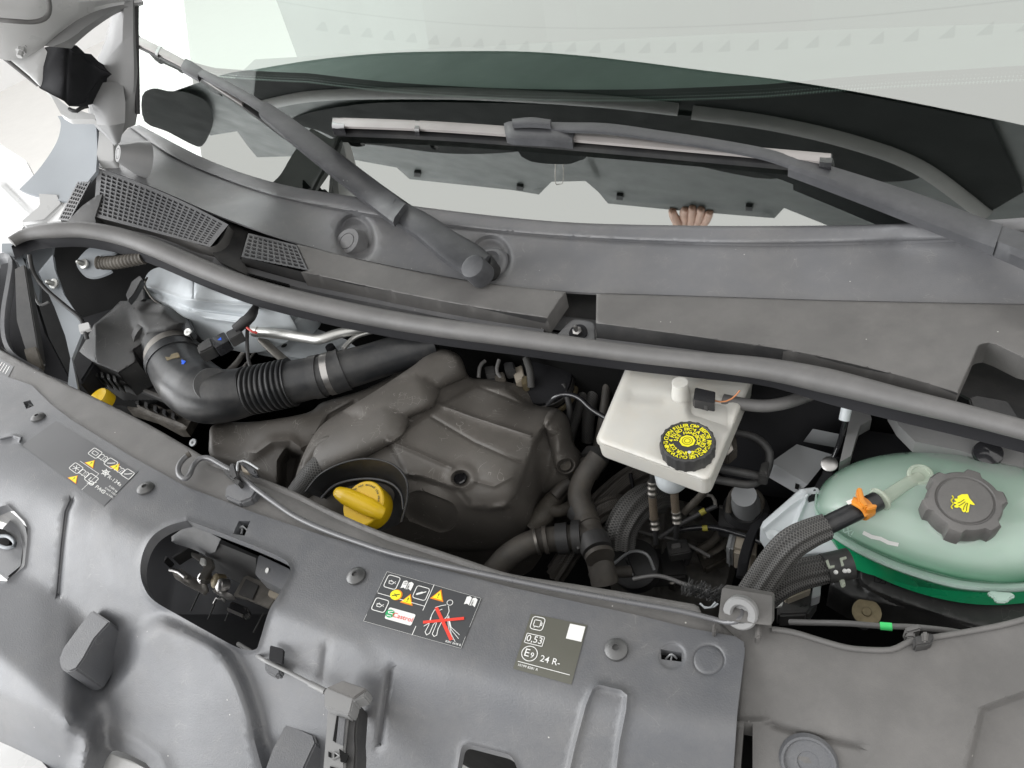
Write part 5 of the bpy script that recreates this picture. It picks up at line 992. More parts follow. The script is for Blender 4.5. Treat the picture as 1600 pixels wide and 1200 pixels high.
t_ = thing('rear_wing_panel', 'dusty grey curved panel in shadow between tank and seal at right', 'panel', pt(1480, 680, 1.0)); sheet('panel', [(1390, 640), (1500, 655), (1600, 700), (1600, 730), (1560, 722), (1500, 704), (1430, 690), (1405, 665)], 1.02, 'pillar_grey', t_, step=9, skirt=.02); lathe('rubber_plug', pt(1543, 709, 1.022), (0, -.3, .95), [(.016, 0), (.015, .005), (.008, .008), (.0001, .010)], 'gloss_black', t_, seg=24)
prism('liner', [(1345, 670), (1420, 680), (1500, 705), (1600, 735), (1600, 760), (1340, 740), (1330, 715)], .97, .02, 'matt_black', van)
# brake control unit under the reservoir and the odd bits around it
t_ = thing('brake_control_unit', 'metal and beige control unit strapped in black deep in the bay', 'control unit', pt(1160, 840, .8))
prism('unit_plate', [(1124, 790), (1190, 806), (1186, 830), (1122, 820)], .86, .03, 'dark_plastic', t_); prism('unit_plate_edge', [(1124, 788), (1192, 806), (1191, 809), (1123, 792)], .866, .004, 'steel', t_, bev=.0005)
prism('motor', [(1150, 815), (1185, 824), (1180, 870), (1140, 858)], .85, .05, 'beige_block', t_, bev=.006); prism('motor_band', [(1144, 814), (1154, 816), (1144, 860), (1134, 856)], .852, .05, 'grey_metal', t_, bev=.004); ribbon('strap', [(1196, 800, .875, 16), (1178, 826, .87, 16), (1164, 866, .86, 17), (1158, 900, .84, 16)], .008, 'matt_black', t_)
lathe('damper', pt(1165, 785, .89), (0, -.3, .95), [(.022, -.05), (.02, 0), (.017, .02), (.017, .03), (.0001, .03)], 'grey_metal', t_, seg=24); lathe('damper_boot', pt(1165, 795, .87), (0, -.3, .95), [(.034, -.04), (.032, 0), (.024, .008), (.022, 0)], 'black_rubber', t_, seg=28)
tube('u_pipe', [(1138, 800, .87), (1142, 775, .89), (1154, 762, .90), (1170, 760, .90)], 5, 'brown_conduit', t_, seg=12); tube('u_pipe', [(1180, 768, .90), (1190, 780, .89), (1188, 800, .87)], 5, 'brown_conduit', t_, seg=12)
t_ = thing('marked_pipes', 'thin black pipes with yellow marks deep under the reservoir', 'pipe', pt(1110, 810, .85)); tube('pipe', [(1030, 840, .84), (1070, 815, .86), (1120, 790, .88)], 4, 'dark_plastic', t_, seg=10); tube('pipe', [(1060, 828, .84), (1110, 824, .85), (1160, 836, .86), (1190, 848, .86)], 4.5, 'gloss_black', t_, seg=10)
for q in ([(1094, 802, .872), (1102, 797.5, .875)], [(1098, 825.5, .8485), (1106, 825, .85)]): tube('yellow_mark', q, 4.9, 'dull_yellow', t_, seg=10)
t_ = thing('underbay_bracket', 'dark pressed brackets and cable stubs deep at the bottom of the bay', 'bracket', pt(1050, 880, .7))
prism('bracket', [(1000, 860), (1060, 850), (1075, 900), (1010, 905)], .72, .03, 'dark_plastic', t_, bev=.004); prism('bracket', [(1085, 848), (1120, 838), (1140, 870), (1100, 890)], .74, .02, 'brown_conduit', t_, bev=.004); lathe('pump_cap', pt(990, 880, .76), (0, -.3, .95), [(.04, -.03), (.04, 0), (.03, .006), (.0001, .006)], 'dark_plastic', t_, seg=28)
tube('stub', [(1072, 880, .76), (1080, 858, .79)], 5, 'dark_plastic', t_, seg=10); tube('curved_hose', [(1090, 862, .78), (1115, 845, .80), (1130, 820, .82)], 7, 'brown_conduit', t_, seg=12); ribbon('pressing', [(1098, 870, .78, 8), (1130, 850, .79, 10), (1145, 812, .80, 8)], .003, 'brown_conduit', t_)
t_ = thing('fuse_connector', 'black connector block with a pale label behind the front panel at right', 'connector', pt(1235, 940, .88)); prism('block', [(1215, 925), (1262, 912), (1280, 935), (1262, 960), (1215, 962)], .88, .03, 'dark_plastic', t_, bev=.003); prism('block_label', [(1208, 938), (1226, 928), (1222, 946), (1205, 950)], .905, .003, 'print_white', t_, bev=0); prism('block_metal', [(1222, 925), (1262, 905), (1268, 920), (1230, 935)], .895, .02, 'beige_block', t_, bev=.002); prism('latch_post', [(1272, 905), (1284, 900), (1282, 930), (1268, 935)], .93, .02, 'grey_metal', t_, bev=.001)
for i in range(3): prism('block_slot', [(1250 + 7 * i, 943), (1254 + 7 * i, 942), (1254 + 7 * i, 946), (1250 + 7 * i, 947)], .8815, .002, 'print_dark', t_, bev=0)
# cap lettering on the oil cap
parts = []
ex, ey, _ = frame(cn)
for i, ch in enumerate('Do not exceed the max level'):
    if ch == ' ': continue
    a_ = math.radians(150 - 165 * i / 26); v, f = text_mesh(ch, .0052, 'CENTER', .0001); e_ = ex * math.cos(a_) + ey * math.sin(a_); t__ = ex * math.sin(a_) - ey * math.cos(a_)
    parts.append(([p_oil + cn * .0031 + e_ * (.0275 + q[1]) + t__ * q[0] for q in v], f))
join('cap_lettering', parts, 'print_dark', oilcap, smooth=0)
# more gear in the dark between the cover and the tank
def deep(name, lab, cat, pts, r_, m_, grp=None, **k):
    t_ = thing(name, lab, cat, LZ([pts[0][:2]], pts[0][2])[0], grp); tube('body', pts, r_, m_, t_, **k); return t_
t_ = thing('gearbox_casing', 'grimy metal gearbox casing at the bottom of the bay under the reservoir', 'gearbox', pt(1040, 850, .6))
sheet('casing', [(940, 800), (1010, 770), (1100, 790), (1150, 850), (1130, 930), (1020, 930), (950, 900)], TPS([(940, 800, .66), (1010, 770, .66), (1100, 790, .66), (1150, 850, .64), (1020, 930, .62), (1040, 850, .72)], 1e-3), 'deep_metal', t_, step=9, skirt=.08, bumps=[('r', [(960, 830), (1120, 850)], 4, .012), ('r', [(970, 870), (1120, 890)], 4, .012), ('r', [(1040, 790), (1030, 920)], 4, .012), ('p', ell(1000, 850, 22, 18), 4, .02)])
for x, y in ((965, 812), (1085, 800), (1120, 868), (1050, 905), (985, 895)): lathe('casing_bolt', pt(x, y, .70), (0, -.2, .97), [(.011, -.03), (.011, .006), (.006, .007), (.0001, .007)], 'dull_steel', t_, seg=6)
LM = 'wires and pipes deep in the bay'
deep('wire', 'black wire crossing under both brake hoses', 'wire', [(955, 800, .80), (1000, 830, .80), (1060, 845, .80), (1110, 870, .80)], 3, 'rubber', LM, seg=8)
deep('wire', 'thin black wire looping down left of the longer brake hose', 'wire', [(985, 740, .88), (990, 790, .84), (975, 850, .80), (990, 900, .78)], 3, 'gloss_black', LM, seg=8)
deep('wire', 'black wire running along the front lip beside the brush strip', 'wire', [(990, 905, .88), (1030, 900, .90), (1075, 915, .93), (1110, 925, .95)], 3.5, 'rubber', LM, seg=8)
deep('wire', 'wire hooking over the black dome cap deep in the bay', 'wire', [(960, 880, .80), (985, 862, .82), (1010, 866, .82), (1022, 890, .80)], 2.6, 'grey_metal', LM, seg=8)
deep('wire', 'corrugated loom from the yellow marked pipes up to the servo', 'wire', [(1070, 800, .86), (1095, 775, .90), (1110, 755, .93), (1120, 740, .94)], 6, 'brown_conduit', LM, seg=12, step=.002, prof=lambda u, L: 1 + .08 * np.sin(u * 2 * math.pi / .006))
deep('wire', 'small metal pipe hook beside the damper post', 'wire', [(1092, 782, .88), (1100, 774, .89), (1114, 776, .89), (1118, 790, .88)], 3, 'deep_metal', LM, seg=8)
deep('wire', 'loom bundle behind the engine cover, left of the sleeved looms', 'wire', [(880, 600, .96), (890, 640, .93), (884, 670, .90)], 5, 'dark_plastic', LM, seg=10)
deep('wire', 'flat black hose right of the sleeved looms by the reservoir', 'wire', [(950, 590, .96), (945, 630, .92), (935, 690, .88), (925, 720, .86)], 7, 'old_hose', LM, seg=12)
t_ = thing('harness_plug', 'black harness plug with clips below the shorter brake hose', 'connector', pt(1060, 850, .8)); prism('plug', [(1040, 846), (1072, 840), (1080, 862), (1046, 868)], .81, .02, 'dark_plastic', t_, bev=.002); prism('plug_clip', [(1048, 850), (1062, 847), (1064, 854), (1050, 857)], .816, .006, 'rubber', t_, bev=.001)
t_ = thing('engine_harness', 'dirty connectors and bent pipe cluster behind the top of the engine cover', 'connector', pt(780, 580, .97))
for k, (x, y, z, m_) in enumerate(((765, 578, .99, 'dark_plastic'), (780, 588, .985, 'brown_conduit'), (795, 572, .99, 'dark_plastic'), (770, 594, .98, 'gloss_black'))): prism('block', [(x - 9, y - 6), (x + 7, y - 8), (x + 10, y + 5), (x - 6, y + 8)], z, .02, m_, t_, bev=.002)
# bristle strip at the end of the front panel
V = []; Fc = []
for i in range(260):
    t = random.random(); x, y = 1068 + 66 * t + random.uniform(-6, 6), 922 + 16 * t + random.uniform(-4, 8); a = LZ([(x, y)], 1.055)[0]; b = a + np.array((random.uniform(-.006, .012), random.uniform(.0, .012), random.uniform(.002, .010))); s = np.array((.0006, 0, .0002)); k = len(V); V += [a - s, a + s, b + s * .3, b - s * .3]; Fc.append((k, k + 1, k + 2, k + 3))
bs = obj('brush_strip', V, Fc, 'bristle_black', None, smooth=0, tag=('black bristle brush strip at the end of the front panel lip', 'brush'))
bs['kind'] = 'stuff'
t_ = thing('wire_tail', 'pale twisted blue grey wire tails at the panel notch', 'wire', pt(1105, 948, 1.05)); tube('tail', [(1094, 943, 1.06), (1106, 952, 1.062), (1118, 941, 1.065)], 1.6, 'silver_wrap', t_, seg=6); tube('tail', [(1100, 948, 1.06), (1112, 950, 1.062), (1122, 943, 1.065)], 1.4, 'silver_wrap', t_, seg=6)
# ------------------------------------------------------------------ front panel (slam panel) with its upper lip
fp = thing('front_cover', 'large grey moulded plastic front panel in front of the engine, with latch opening and stickers', 'front panel', pt(500, 950, 1.0))
TE = [(-60, 512), (0, 546), (75, 586), (150, 622), (230, 662), (300, 702), (322, 714), (395, 742), (460, 768), (520, 798), (600, 832), (680, 858), (740, 878), (800, 897), (900, 913), (980, 926), (1085, 944)]
SL = [(-60, 560), (0, 585), (50, 602), (80, 632), (110, 655), (200, 710), (290, 760), (400, 802), (500, 835), (620, 871), (800, 918), (1000, 962), (1080, 982), (1150, 1000)]
def zt(x): return 1.100 + .06 * max(0, (560 - x) / 600) ** 1.5
LZT = TPS([(x, y, zt(x) - .004) for x, y in TE] + [(x, y, zt(x) - .006) for x, y in SL] + [(1200, 985, 1.098), (1160, 950, 1.098)], 1e-4)
sheet('upper_lip', cr(TE, 4) + [(1092, 948), (1098, 962), (1120, 966), (1165, 1010)] + [(x, y + 12) for x, y in cr(SL[::-1], 3)], LZT, 'dusty_plastic', fp, step=10, skirt=.03, key='lip2', edge=(5, .003), bumps=[('r', [(x + 6, y + 13) for x, y in TE[6:]], 4, -.003)])
SH = [(-90, 600)] + SL[1:-1] + [(1148, 994), (1162, 1003), (1164, 1016), (1152, 1110), (1142, 1260)]
BO = SH + [(900, 1330), (400, 1330), (-90, 1330)]
# openings
LATCH = cr([(238, 838), (262, 822), (290, 814), (300, 816), (380, 846), (440, 872), (452, 885), (452, 897), (438, 925), (420, 955), (406, 1000), (398, 1015), (372, 1012), (330, 990), (280, 962), (240, 938), (224, 915), (219, 890), (224, 862)], 4, True)
LEFTH = [(5, 790), (12, 789), (38, 815), (43, 826), (42, 850), (38, 885), (10, 908), (-20, 905), (-20, 800)]
BOTH = rrect((722, 1160), (800, 1180), (830, 1260), (705, 1260), 12)
LOBEH = cr([(150, 1195), (158, 1176), (172, 1166), (210, 1182), (235, 1200), (250, 1240), (140, 1240)], 3, True)
CLIPS = [[(36, 628), (47, 625), (53, 634), (41, 639)], [(373, 814), (391, 814), (382, 837), (364, 834)], [(1032, 1014), (1065, 1020), (1065, 1034), (1033, 1030)]]
def yline(pts): a = np.array(cr(pts, 6)); return lambda x: np.interp(x, a[:, 0], a[:, 1])
def soft(d, w): return w * np.log1p(np.exp(np.clip(d / w, -40, 40)))
FOLD = yline([(-90, 715), (0, 742), (80, 775), (180, 822), (300, 885), (430, 945), (520, 982), (620, 1018), (740, 1052), (850, 1082), (1000, 1122), (1170, 1152)])
CORN = yline([(-90, 850), (-20, 872), (50, 903), (95, 932), (135, 960), (172, 976), (260, 1000)]); EDGE = yline([(-90, 960), (0, 1030), (100, 1118), (200, 1200), (260, 1240)])
ztop = np.vectorize(zt)
def BZ(xy):
    xy = np.asarray(xy, float).reshape(-1, 2); x, y = xy[:, 0], xy[:, 1]; m = 1 - sstep((x - 100) / 75)
    z = ztop(x) - .002 - 6e-4 * soft((y - FOLD(x)) * .88, 13)
    return z + m * 5e-4 * soft((y - CORN(x)) * .8, 4) - m * 5.5e-4 * soft((y - EDGE(x)) * .8, 4)
FB = [('r', [(113, 782), (105, 800), (99, 850), (92, 928)], 4, -.0045),
      ('p', cr([(196, 1040), (215, 995), (245, 972), (275, 975), (330, 1000), (354, 1020), (374, 1052), (390, 1092), (404, 1150), (410, 1300), (112, 1300), (122, 1180), (140, 1110)], 4, True), 16, .022),
      ('r', [(128, 1210), (142, 1160), (158, 1140), (172, 1138), (215, 1158), (248, 1182), (268, 1230)], 12, .005),
      ('r', [(0, 685), (20, 680), (32, 684), (30, 690)], 3, .004), ('r', [(510, 1015), (505, 1055)], 6, -.003), ('r', [(610, 1050), (603, 1090), (598, 1130), (594, 1162)], 5, -.006),
      ('r', [(884, 1230), (900, 1160), (916, 1100), (926, 1076), (936, 1070), (970, 1078), (980, 1086), (978, 1110), (968, 1160), (960, 1230)], 4.5, .005),
      ('p', ell(1050, 1025, 21, 20), 2.5, -.002), ('r', ell(1107, 1031, 24, 23), 2, -.0015),
      ('r', LATCH + LATCH[:1], 4, .0025), ('r', LEFTH + LEFTH[:1], 3, .0025), ('r', BOTH + BOTH[:1], 3, .003),
      ('p', [(150, 830), (170, 800), (420, 905), (444, 950), (560, 1000), (600, 1060), (590, 1160), (420, 1160), (360, 1010), (230, 940), (165, 920)], 16, .003)]
sheet('panel_skin', BO, BZ, 'panel_plastic', fp, holes=[LATCH, LEFTH, BOTH, LOBEH] + CLIPS, step=9, skirt=.014, key='front', bumps=FB)
# what shows through the small openings
for i, c in enumerate(CLIPS):
    q = np.array(c).mean(0); z = float(BZ([q])[0]) - .014; d = .6 if i == 0 else 1
    prism('clip_backing', [(q[0] + (x - q[0]) * 1.5, q[1] + (y - q[1]) * 1.5) for x, y in c], z, .003, 'bay_black', fp, bev=0)
    ribbon('clip_prong', [(q[0] - 9 * d, q[1] + 5 * d, z + .004, 2.5), (q[0], q[1] - 3 * d, z + .009, 2.5), (q[0] + 9 * d, q[1] + 4 * d, z + .004, 2.5)], .002, 'grey_metal', fp, n=8); ribbon('clip_prong', [(q[0] + 2 * d, q[1] - 8 * d, z + .006, 2.5), (q[0] - 1 * d, q[1] + 9 * d, z + .006, 2.5)], .002, 'grey_metal', fp, n=4)
def frontn(x, y): p, n = hit('front', x, y); return p, n
for x, y, r_ in ((60, 653, .0105), (228, 764, .0115), (557, 901, .0115), (963, 1016, .0115)):
    p, n = frontn(x, y); lathe('panel_screw', p, n, [(r_, 0), (r_ * .95, .003), (r_ * .6, .0058), (r_ * .28, .0063), (r_ * .25, .004), (.0001, .004)], 'screw_steel', fp, seg=28)
# grab lug and its twin
for k, (A_, z0) in enumerate((([(143, 952), (172, 971), (148, 997), (131, 1028), (119, 1045), (106, 1050), (95, 1045), (91, 1030), (97, 1013), (121, 980)], 1.040), ([(447, 1128), (490, 1147), (494, 1160), (480, 1190), (462, 1230), (400, 1240), (425, 1170)], 1.03))):
    base = [hit('front', *((104, 1046) if k == 0 else (440, 1190)))[0] + np.array((0, 0, .020 if k == 0 else .034))] * len(A_)
    prism('stop_lug', A_, [float(b[2]) for b in base], .055, 'panel_plastic', fp, bev=.002)
# left opening: tube inside
tb = thing('panel_peg', 'grey plastic peg in the small opening at the left edge of the front panel', 'peg', pt(10, 850, 1.0))
loft('peg_pocket', [[(-20, 800, 1.03), (8, 795, 1.03), (40, 826, 1.03), (38, 884, 1.0), (10, 905, .98)], [(-20, 820, .96), (0, 815, .96), (24, 830, .95), (24, 870, .94), (0, 890, .93)]], 'dark_plastic', tb)
prism('peg_body', [(2, 824), (20, 806), (38, 820), (40, 850), (36, 884), (10, 905), (-10, 890), (-10, 850)], .985, .05, 'panel_plastic', tb, bev=.004)
tube('peg_ring', [(-2, 838, 1.0), (12, 838, 1.0), (22, 846, 1.0), (22, 854, 1.0), (10, 856, 1.0), (-2, 852, 1.0)], 3, 'primer_grey', tb, seg=8)
prism('peg_slot', [(-6, 824), (8, 828), (16, 836), (14, 850), (4, 854), (-8, 850)], .992, .01, 'bay_black', tb, bev=0)
# white bumper below
wb = thing('front_bumper', 'white painted bumper edge at the bottom left corner below the front panel', 'bumper', pt(30, 1170, .9))
sheet('bumper_skin', [(-60, 1080), (2, 1120), (74, 1200), (110, 1300), (-60, 1300)], .955, 'white_paint', wb, step=14, skirt=.01)
prism('bumper_inner', [(150, 1192), (160, 1173), (204, 1188), (226, 1200), (240, 1238), (142, 1238)], [float(v) + .006 for v in BZ([(150, 1192), (160, 1173), (204, 1188), (226, 1200), (240, 1238), (142, 1238)])], .01, 'white_paint', wb, bev=0)
# ------------------------------------------------------------------ right hand corner panel
rp = thing('corner_panel', 'brownish grey plastic panel filling the lower right corner beside the front panel', 'panel', pt(1400, 1100, 1.05))
RT = [(1130, 972), (1205, 968), (1206, 980), (1240, 985), (1290, 1000), (1330, 1010), (1380, 1013), (1400, 1010), (1420, 1000), (1440, 996), (1500, 986), (1560, 975), (1610, 962), (1720, 930)]
RZP = TPS([(1130, 980, 1.093), (1205, 975, 1.096), (1380, 1013, 1.098), (1500, 986, 1.10), (1720, 930, 1.12), (1150, 1130, 1.07), (1300, 1150, 1.075), (1500, 1100, 1.09), (1720, 1060, 1.10), (1160, 1300, 1.0), (1400, 1320, 1.02), (1720, 1300, 1.03)], 1e-3)
RBP = [('p', [(1536, 1108), (1600, 1085), (1760, 1030), (1760, 1300), (1490, 1300)], 6, -.010), ('r', [(1200, 1130), (1260, 1150), (1340, 1165)], 5, -.004), ('r', [(1150, 1128), (1200, 1128)], 5, .005)]
sheet('panel_skin', RT + [(1760, 915), (1760, 1330), (1120, 1330), (1140, 1250), (1150, 1135), (1160, 1020), (1150, 1000), (1120, 985)], RZP, 'dusty_plastic', rp, holes=[[(1163, 1128), (1176, 1130), (1176, 1290), (1150, 1290)]], step=11, skirt=.03, key='right', bumps=RBP, edge=(5, .003))
prism('gap_backing', [(1150, 1115), (1195, 1120), (1190, 1300), (1140, 1300)], 1.02, .004, 'bay_black', rp, bev=0)
tube('edge_bead', [(x, y + 3, float(RZP([(x, y)])[0]) + .001) for x, y in RT[2:]], 4.5, 'dusty_plastic', rp, seg=10)
p, n = hit('right', 1263, 1190); lathe('pressed_boss', p, n, [(.024, 0), (.022, .004), (.020, .004), (.018, .001), (.009, .001), (.007, -.002), (.0001, -.002)], 'panel_plastic', rp, seg=36)
# cable clip on the panel edge
cc = thing('cable_clip', 'grey plastic cable clip on the edge of the right corner panel', 'clip', pt(1430, 988, 1.10))
prism('clip_jaw', [(1413, 981), (1437, 973), (1441, 983), (1416, 990)], 1.085, .014, 'rubber', cc); prism('clip_body', [(1427, 994), (1458, 988), (1460, 999), (1455, 1006), (1430, 1010)], 1.108, .016, 'dark_plastic', cc); prism('clip_tongue', [(1440, 986), (1452, 986), (1450, 1002), (1441, 1003)], 1.110, .006, 'dusty_plastic', cc); prism('clip_foot', [(1414, 990), (1430, 986), (1430, 996), (1416, 996)], 1.09, .01, 'rubber', cc)
# ------------------------------------------------------------------ bonnet stay (prop rod) and its bracket
st = thing('bonnet_stay', 'long thin black metal bonnet stay lying along the top of the front panel', 'rod', pt(700, 870, 1.11))
def zr(x): return zt(x) + .006
ROD = [(296, 710), (286, 718), (279, 730), (280, 742), (289, 748), (296, 742), (302, 728), (312, 717), (326, 716), (345, 726), (372, 742), (400, 764), (430, 786), (460, 806), (500, 825), (560, 847), (620, 866), (740, 893), (860, 918), (980, 940), (1060, 954), (1110, 966), (1135, 972), (1152, 970), (1160, 960), (1158, 950)]
tube('rod', [(x, y, zr(x) + (.004 if x < 300 else 0) + (.010 if x > 1150 else .003 if x > 1130 else 0)) for x, y in ROD], 4.3, 'rod_metal', st, seg=12, step=.004)
tube('hook_tip', [(297, 709, zr(296) + .005), (292, 712, zr(296) + .005)], 4.8, 'brown_conduit', st, seg=12)
cl = thing('stay_clip', 'grey moulded clip block holding the bonnet stay near its hooked end', 'clip', pt(370, 755, 1.10))
prism('clip_block', [(352, 758), (378, 750), (396, 755), (404, 762), (394, 778), (374, 786), (350, 776)], zt(370) + .004, .022, 'panel_plastic', cl, bev=.003); prism('clip_finger', [(358, 724), (366, 722), (372, 744), (364, 750), (356, 742)], zt(370) + .016, .016, 'dark_plastic', cl, bev=.002); prism('clip_finger', [(372, 722), (380, 720), (398, 732), (402, 742), (392, 740)], zt(370) + .012, .01, 'wiper_black', cl, bev=.002)
prism('clip_gate', [(348, 736), (354, 732), (376, 752), (372, 757)], zt(370) + .014, .012, 'dark_plastic', cl, bev=.001); prism('clip_tip', [(376, 726), (386, 729), (388, 738), (378, 736)], zt(370) + .010, .008, 'beige_block', cl, bev=.001)
tube('wire_loop', [(371, 736, zt(370) + .014), (372, 722, zt(370) + .016), (384, 721, zt(370) + .014), (404, 733, zt(370) + .01)], 1.8, 'grey_metal', cl, seg=8)
bk = thing('stay_bracket', 'upright grey plastic bracket with a pale grommet where the bonnet stay pivots', 'bracket', pt(1165, 950, 1.10))
prism('bracket_plate', rrect((1128, 918), (1207, 931), (1206, 978), (1122, 968), 5), [1.118] * 24, .014, 'dusty_plastic', bk, dirv=(0, .7, -.7), bev=.002)
for q in ([(1183, 957), (1189, 954), (1190, 994), (1179, 998)], [(1114, 972), (1120, 972), (1118, 988), (1112, 988)]): prism('bracket_rib', q, 1.108, .012, 'dusty_plastic', bk, bev=.0015)
p = pt(1157, 958, 1.119); lathe('grommet', p, (.0, -.75, .66), [(.0155, -.006), (.0155, .001), (.0138, .003), (.009, .003), (.007, .001), (.0065, -.004)], 'pillar_grey', bk, seg=36)

# ------------------------------------------------------------------ bonnet latch inside its opening
la = thing('bonnet_latch', 'steel bonnet latch mechanism in the dark opening of the front panel', 'latch', pt(330, 910, .98))
loft('latch_well', [[(210, 830, 1.05), (290, 800, 1.06), (460, 870, 1.05)], [(215, 850, .93), (290, 815, .93), (460, 890, .93)], [(215, 960, .86), (330, 960, .86), (430, 960, .86)], [(225, 1000, .90), (330, 1020, .92), (400, 1040, .93)]], 'matt_black', la, curve=False)
loft('well_hood', [[(268, 838, 1.02), (300, 822, 1.05), (345, 842, 1.05)], [(268, 846, 1.01), (300, 840, 1.03), (336, 862, 1.03)], [(275, 850, .985), (300, 858, .985), (322, 868, .985)]], 'panel_plastic', la)
prism('well_block', rrect((404, 866), (455, 890), (443, 922), (398, 898), 5), 1.05, .03, 'panel_plastic', la, bev=.004); prism('well_hole', ell(417, 891, 2.6, 4.2, 20, 14), 1.0512, .002, 'print_white', la, bev=0)
loft('well_back', [[(325, 842, 1.04), (400, 872, 1.04)], [(320, 870, .99), (400, 905, .99)], [(330, 890, .95), (395, 920, .95)]], 'dark_plastic', la, curve=False)
prism('latch_plate', [(268, 892), (282, 888), (300, 900), (322, 912), (324, 922), (318, 927), (288, 912), (272, 902)], .985, .006, 'dull_steel', la, bev=.001)
prism('latch_arm', [(298, 862), (330, 872), (334, 884), (320, 904), (308, 904), (318, 886), (315, 878), (298, 868)], 1.0, .006, 'dull_steel', la, bev=.001)
prism('pale_clip', [(313, 871), (320, 872), (320, 882), (311, 880)], 1.004, .008, 'print_white', la, bev=.001)
tube('latch_pin', [(266, 890, .99), (278, 893, .99), (290, 902, .99)], 3.2, 'steel', la, seg=12)
for x, y, r_ in ((320, 903, .008), (342, 908, .010), (348, 914, .009)): lathe('latch_rivet', pt(x, y, .99), (-.2, -.5, .8), [(r_, -.006), (r_, .006), (r_ * .7, .008), (.0001, .008)], 'brass' if x == 342 else 'steel', la, seg=20)
prism('catch_hook', [(330, 922), (338, 918), (362, 928), (366, 934), (352, 934)], .985, .008, 'steel', la, bev=.001)
prism('side_plate', [(364, 930), (380, 901), (388, 898), (440, 922), (434, 932), (420, 950), (384, 935)], .99, .006, 'dull_steel', la, bev=.001); prism('side_plate_face', [(372, 928), (384, 904), (404, 914), (394, 936)], .9935, .003, 'dark_plastic', la, bev=.0005)
prism('foam_tab', [(420, 921), (438, 928), (434, 936), (418, 930)], .998, .008, 'beige_block', la, bev=.001)
tube('spring_wire', [(334, 943, .96), (338, 935, .965), (350, 936, .965), (352, 940, .96)], 2, 'steel', la, seg=8)
prism('roller', [(360, 938), (386, 948), (388, 958), (380, 964), (356, 952)], .96, .012, 'gloss_black', la, bev=.002); prism('roller_edge', [(355, 949), (380, 960), (378, 964), (354, 953)], .963, .004, 'steel', la, bev=.0005)
for q in ([(258, 868), (262, 870), (256, 878)], [(300, 850), (303, 852), (270, 872), (268, 870)]): prism('well_rib', q, .96, .02, 'dark_plastic', la, bev=0)
for x0, y0, x1, y1 in ((312, 925, 298, 955), (335, 945, 325, 968), (358, 955, 352, 970), (412, 958, 396, 988)): tube('well_ridge', [(x0, y0, .925), (x1, y1, .925)], 1.2, 'dark_plastic', la, seg=6)
# latch cable across the face, with clip, and the release post
lc = thing('latch_cable', 'thin grey latch cable running from the opening to the release post', 'cable', pt(440, 1040, 1.05))
def fz(x, y, o): return float(hit('front', x, y)[0][2]) + o
tube('cable', [(372, 1006, 1.035), (395, 1020, 1.048), (410, 1030, fz(410, 1030, .010)), (430, 1040, fz(430, 1040, .012)), (470, 1060, fz(470, 1060, .012)), (510, 1082, fz(510, 1082, .016))], 3.2, 'pillar_grey', lc, seg=10)
tube('cable_ferrule', [(484, 1068, fz(484, 1068, .013)), (508, 1080, fz(508, 1080, .016))], 4.8, 'pillar_grey', lc, seg=12)
prism('clip_flag', rrect((422, 1008), (443, 1014), (441, 1037), (420, 1031), 3), fz(430, 1020, .012), .004, 'matt_black', lc, bev=.0008); prism('clip_base', [(413, 1026), (420, 1028), (432, 1038), (438, 1042), (438, 1052), (430, 1056), (413, 1048)], fz(424, 1040, .012), .012, 'panel_plastic', lc, bev=.002)
rl = thing('release_post', 'grey plastic latch release post standing on the front panel face', 'post', pt(530, 1130, 1.0))
P0 = 1.085
prism('post_head', [(510, 1074), (535, 1063), (573, 1076), (570, 1088), (552, 1094), (548, 1112), (544, 1118), (506, 1105), (506, 1080)], P0, .02, 'pillar_grey', rl, bev=.0015)
prism('post_top', [(510, 1074), (535, 1063), (573, 1076), (552, 1091)], P0 + .003, .004, 'dusty_plastic', rl, bev=.001)
prism('post_face', [(512, 1105), (544, 1117), (540, 1150), (538, 1170), (540, 1260), (500, 1260), (506, 1180)], P0 - .012, .02, 'pillar_grey', rl, bev=.0015); prism('post_side', [(544, 1112), (554, 1094), (560, 1098), (556, 1150), (557, 1170), (552, 1260), (536, 1260), (539, 1165)], P0 - .016, .03, 'dark_plastic', rl, bev=.002)
prism('post_slot', [(526, 1118), (529, 1119), (524, 1160), (520, 1157)], P0 - .0108, .002, 'bay_black', rl, bev=0); prism('post_panel', [(529, 1119), (540, 1123), (536, 1165), (525, 1160)], P0 - .0105, .002, 'panel_plastic', rl, bev=.0005)
tube('post_ring', [tuple(v) + (P0 - .011,) for v in ell(525, 1181, 6, 6, 0, 10)] + [(531, 1181, P0 - .011)], 2, 'pillar_grey', rl, seg=8); prism('post_hole', ell(525, 1181, 3.5, 3.5, 0, 12), P0 - .0107, .001, 'bay_black', rl, bev=0); prism('post_notch', [(513, 1174), (517, 1176), (517, 1184), (513, 1182)], P0 - .0107, .001, 'bay_black', rl, bev=0); prism('post_notch', [(516, 1197), (540, 1205), (538, 1212), (515, 1206)], P0 - .0107, .001, 'bay_black', rl, bev=0); prism('post_gusset', [(530, 1170), (545, 1180), (540, 1192), (532, 1190)], P0 - .0107, .001, 'bay_black', rl, bev=0)

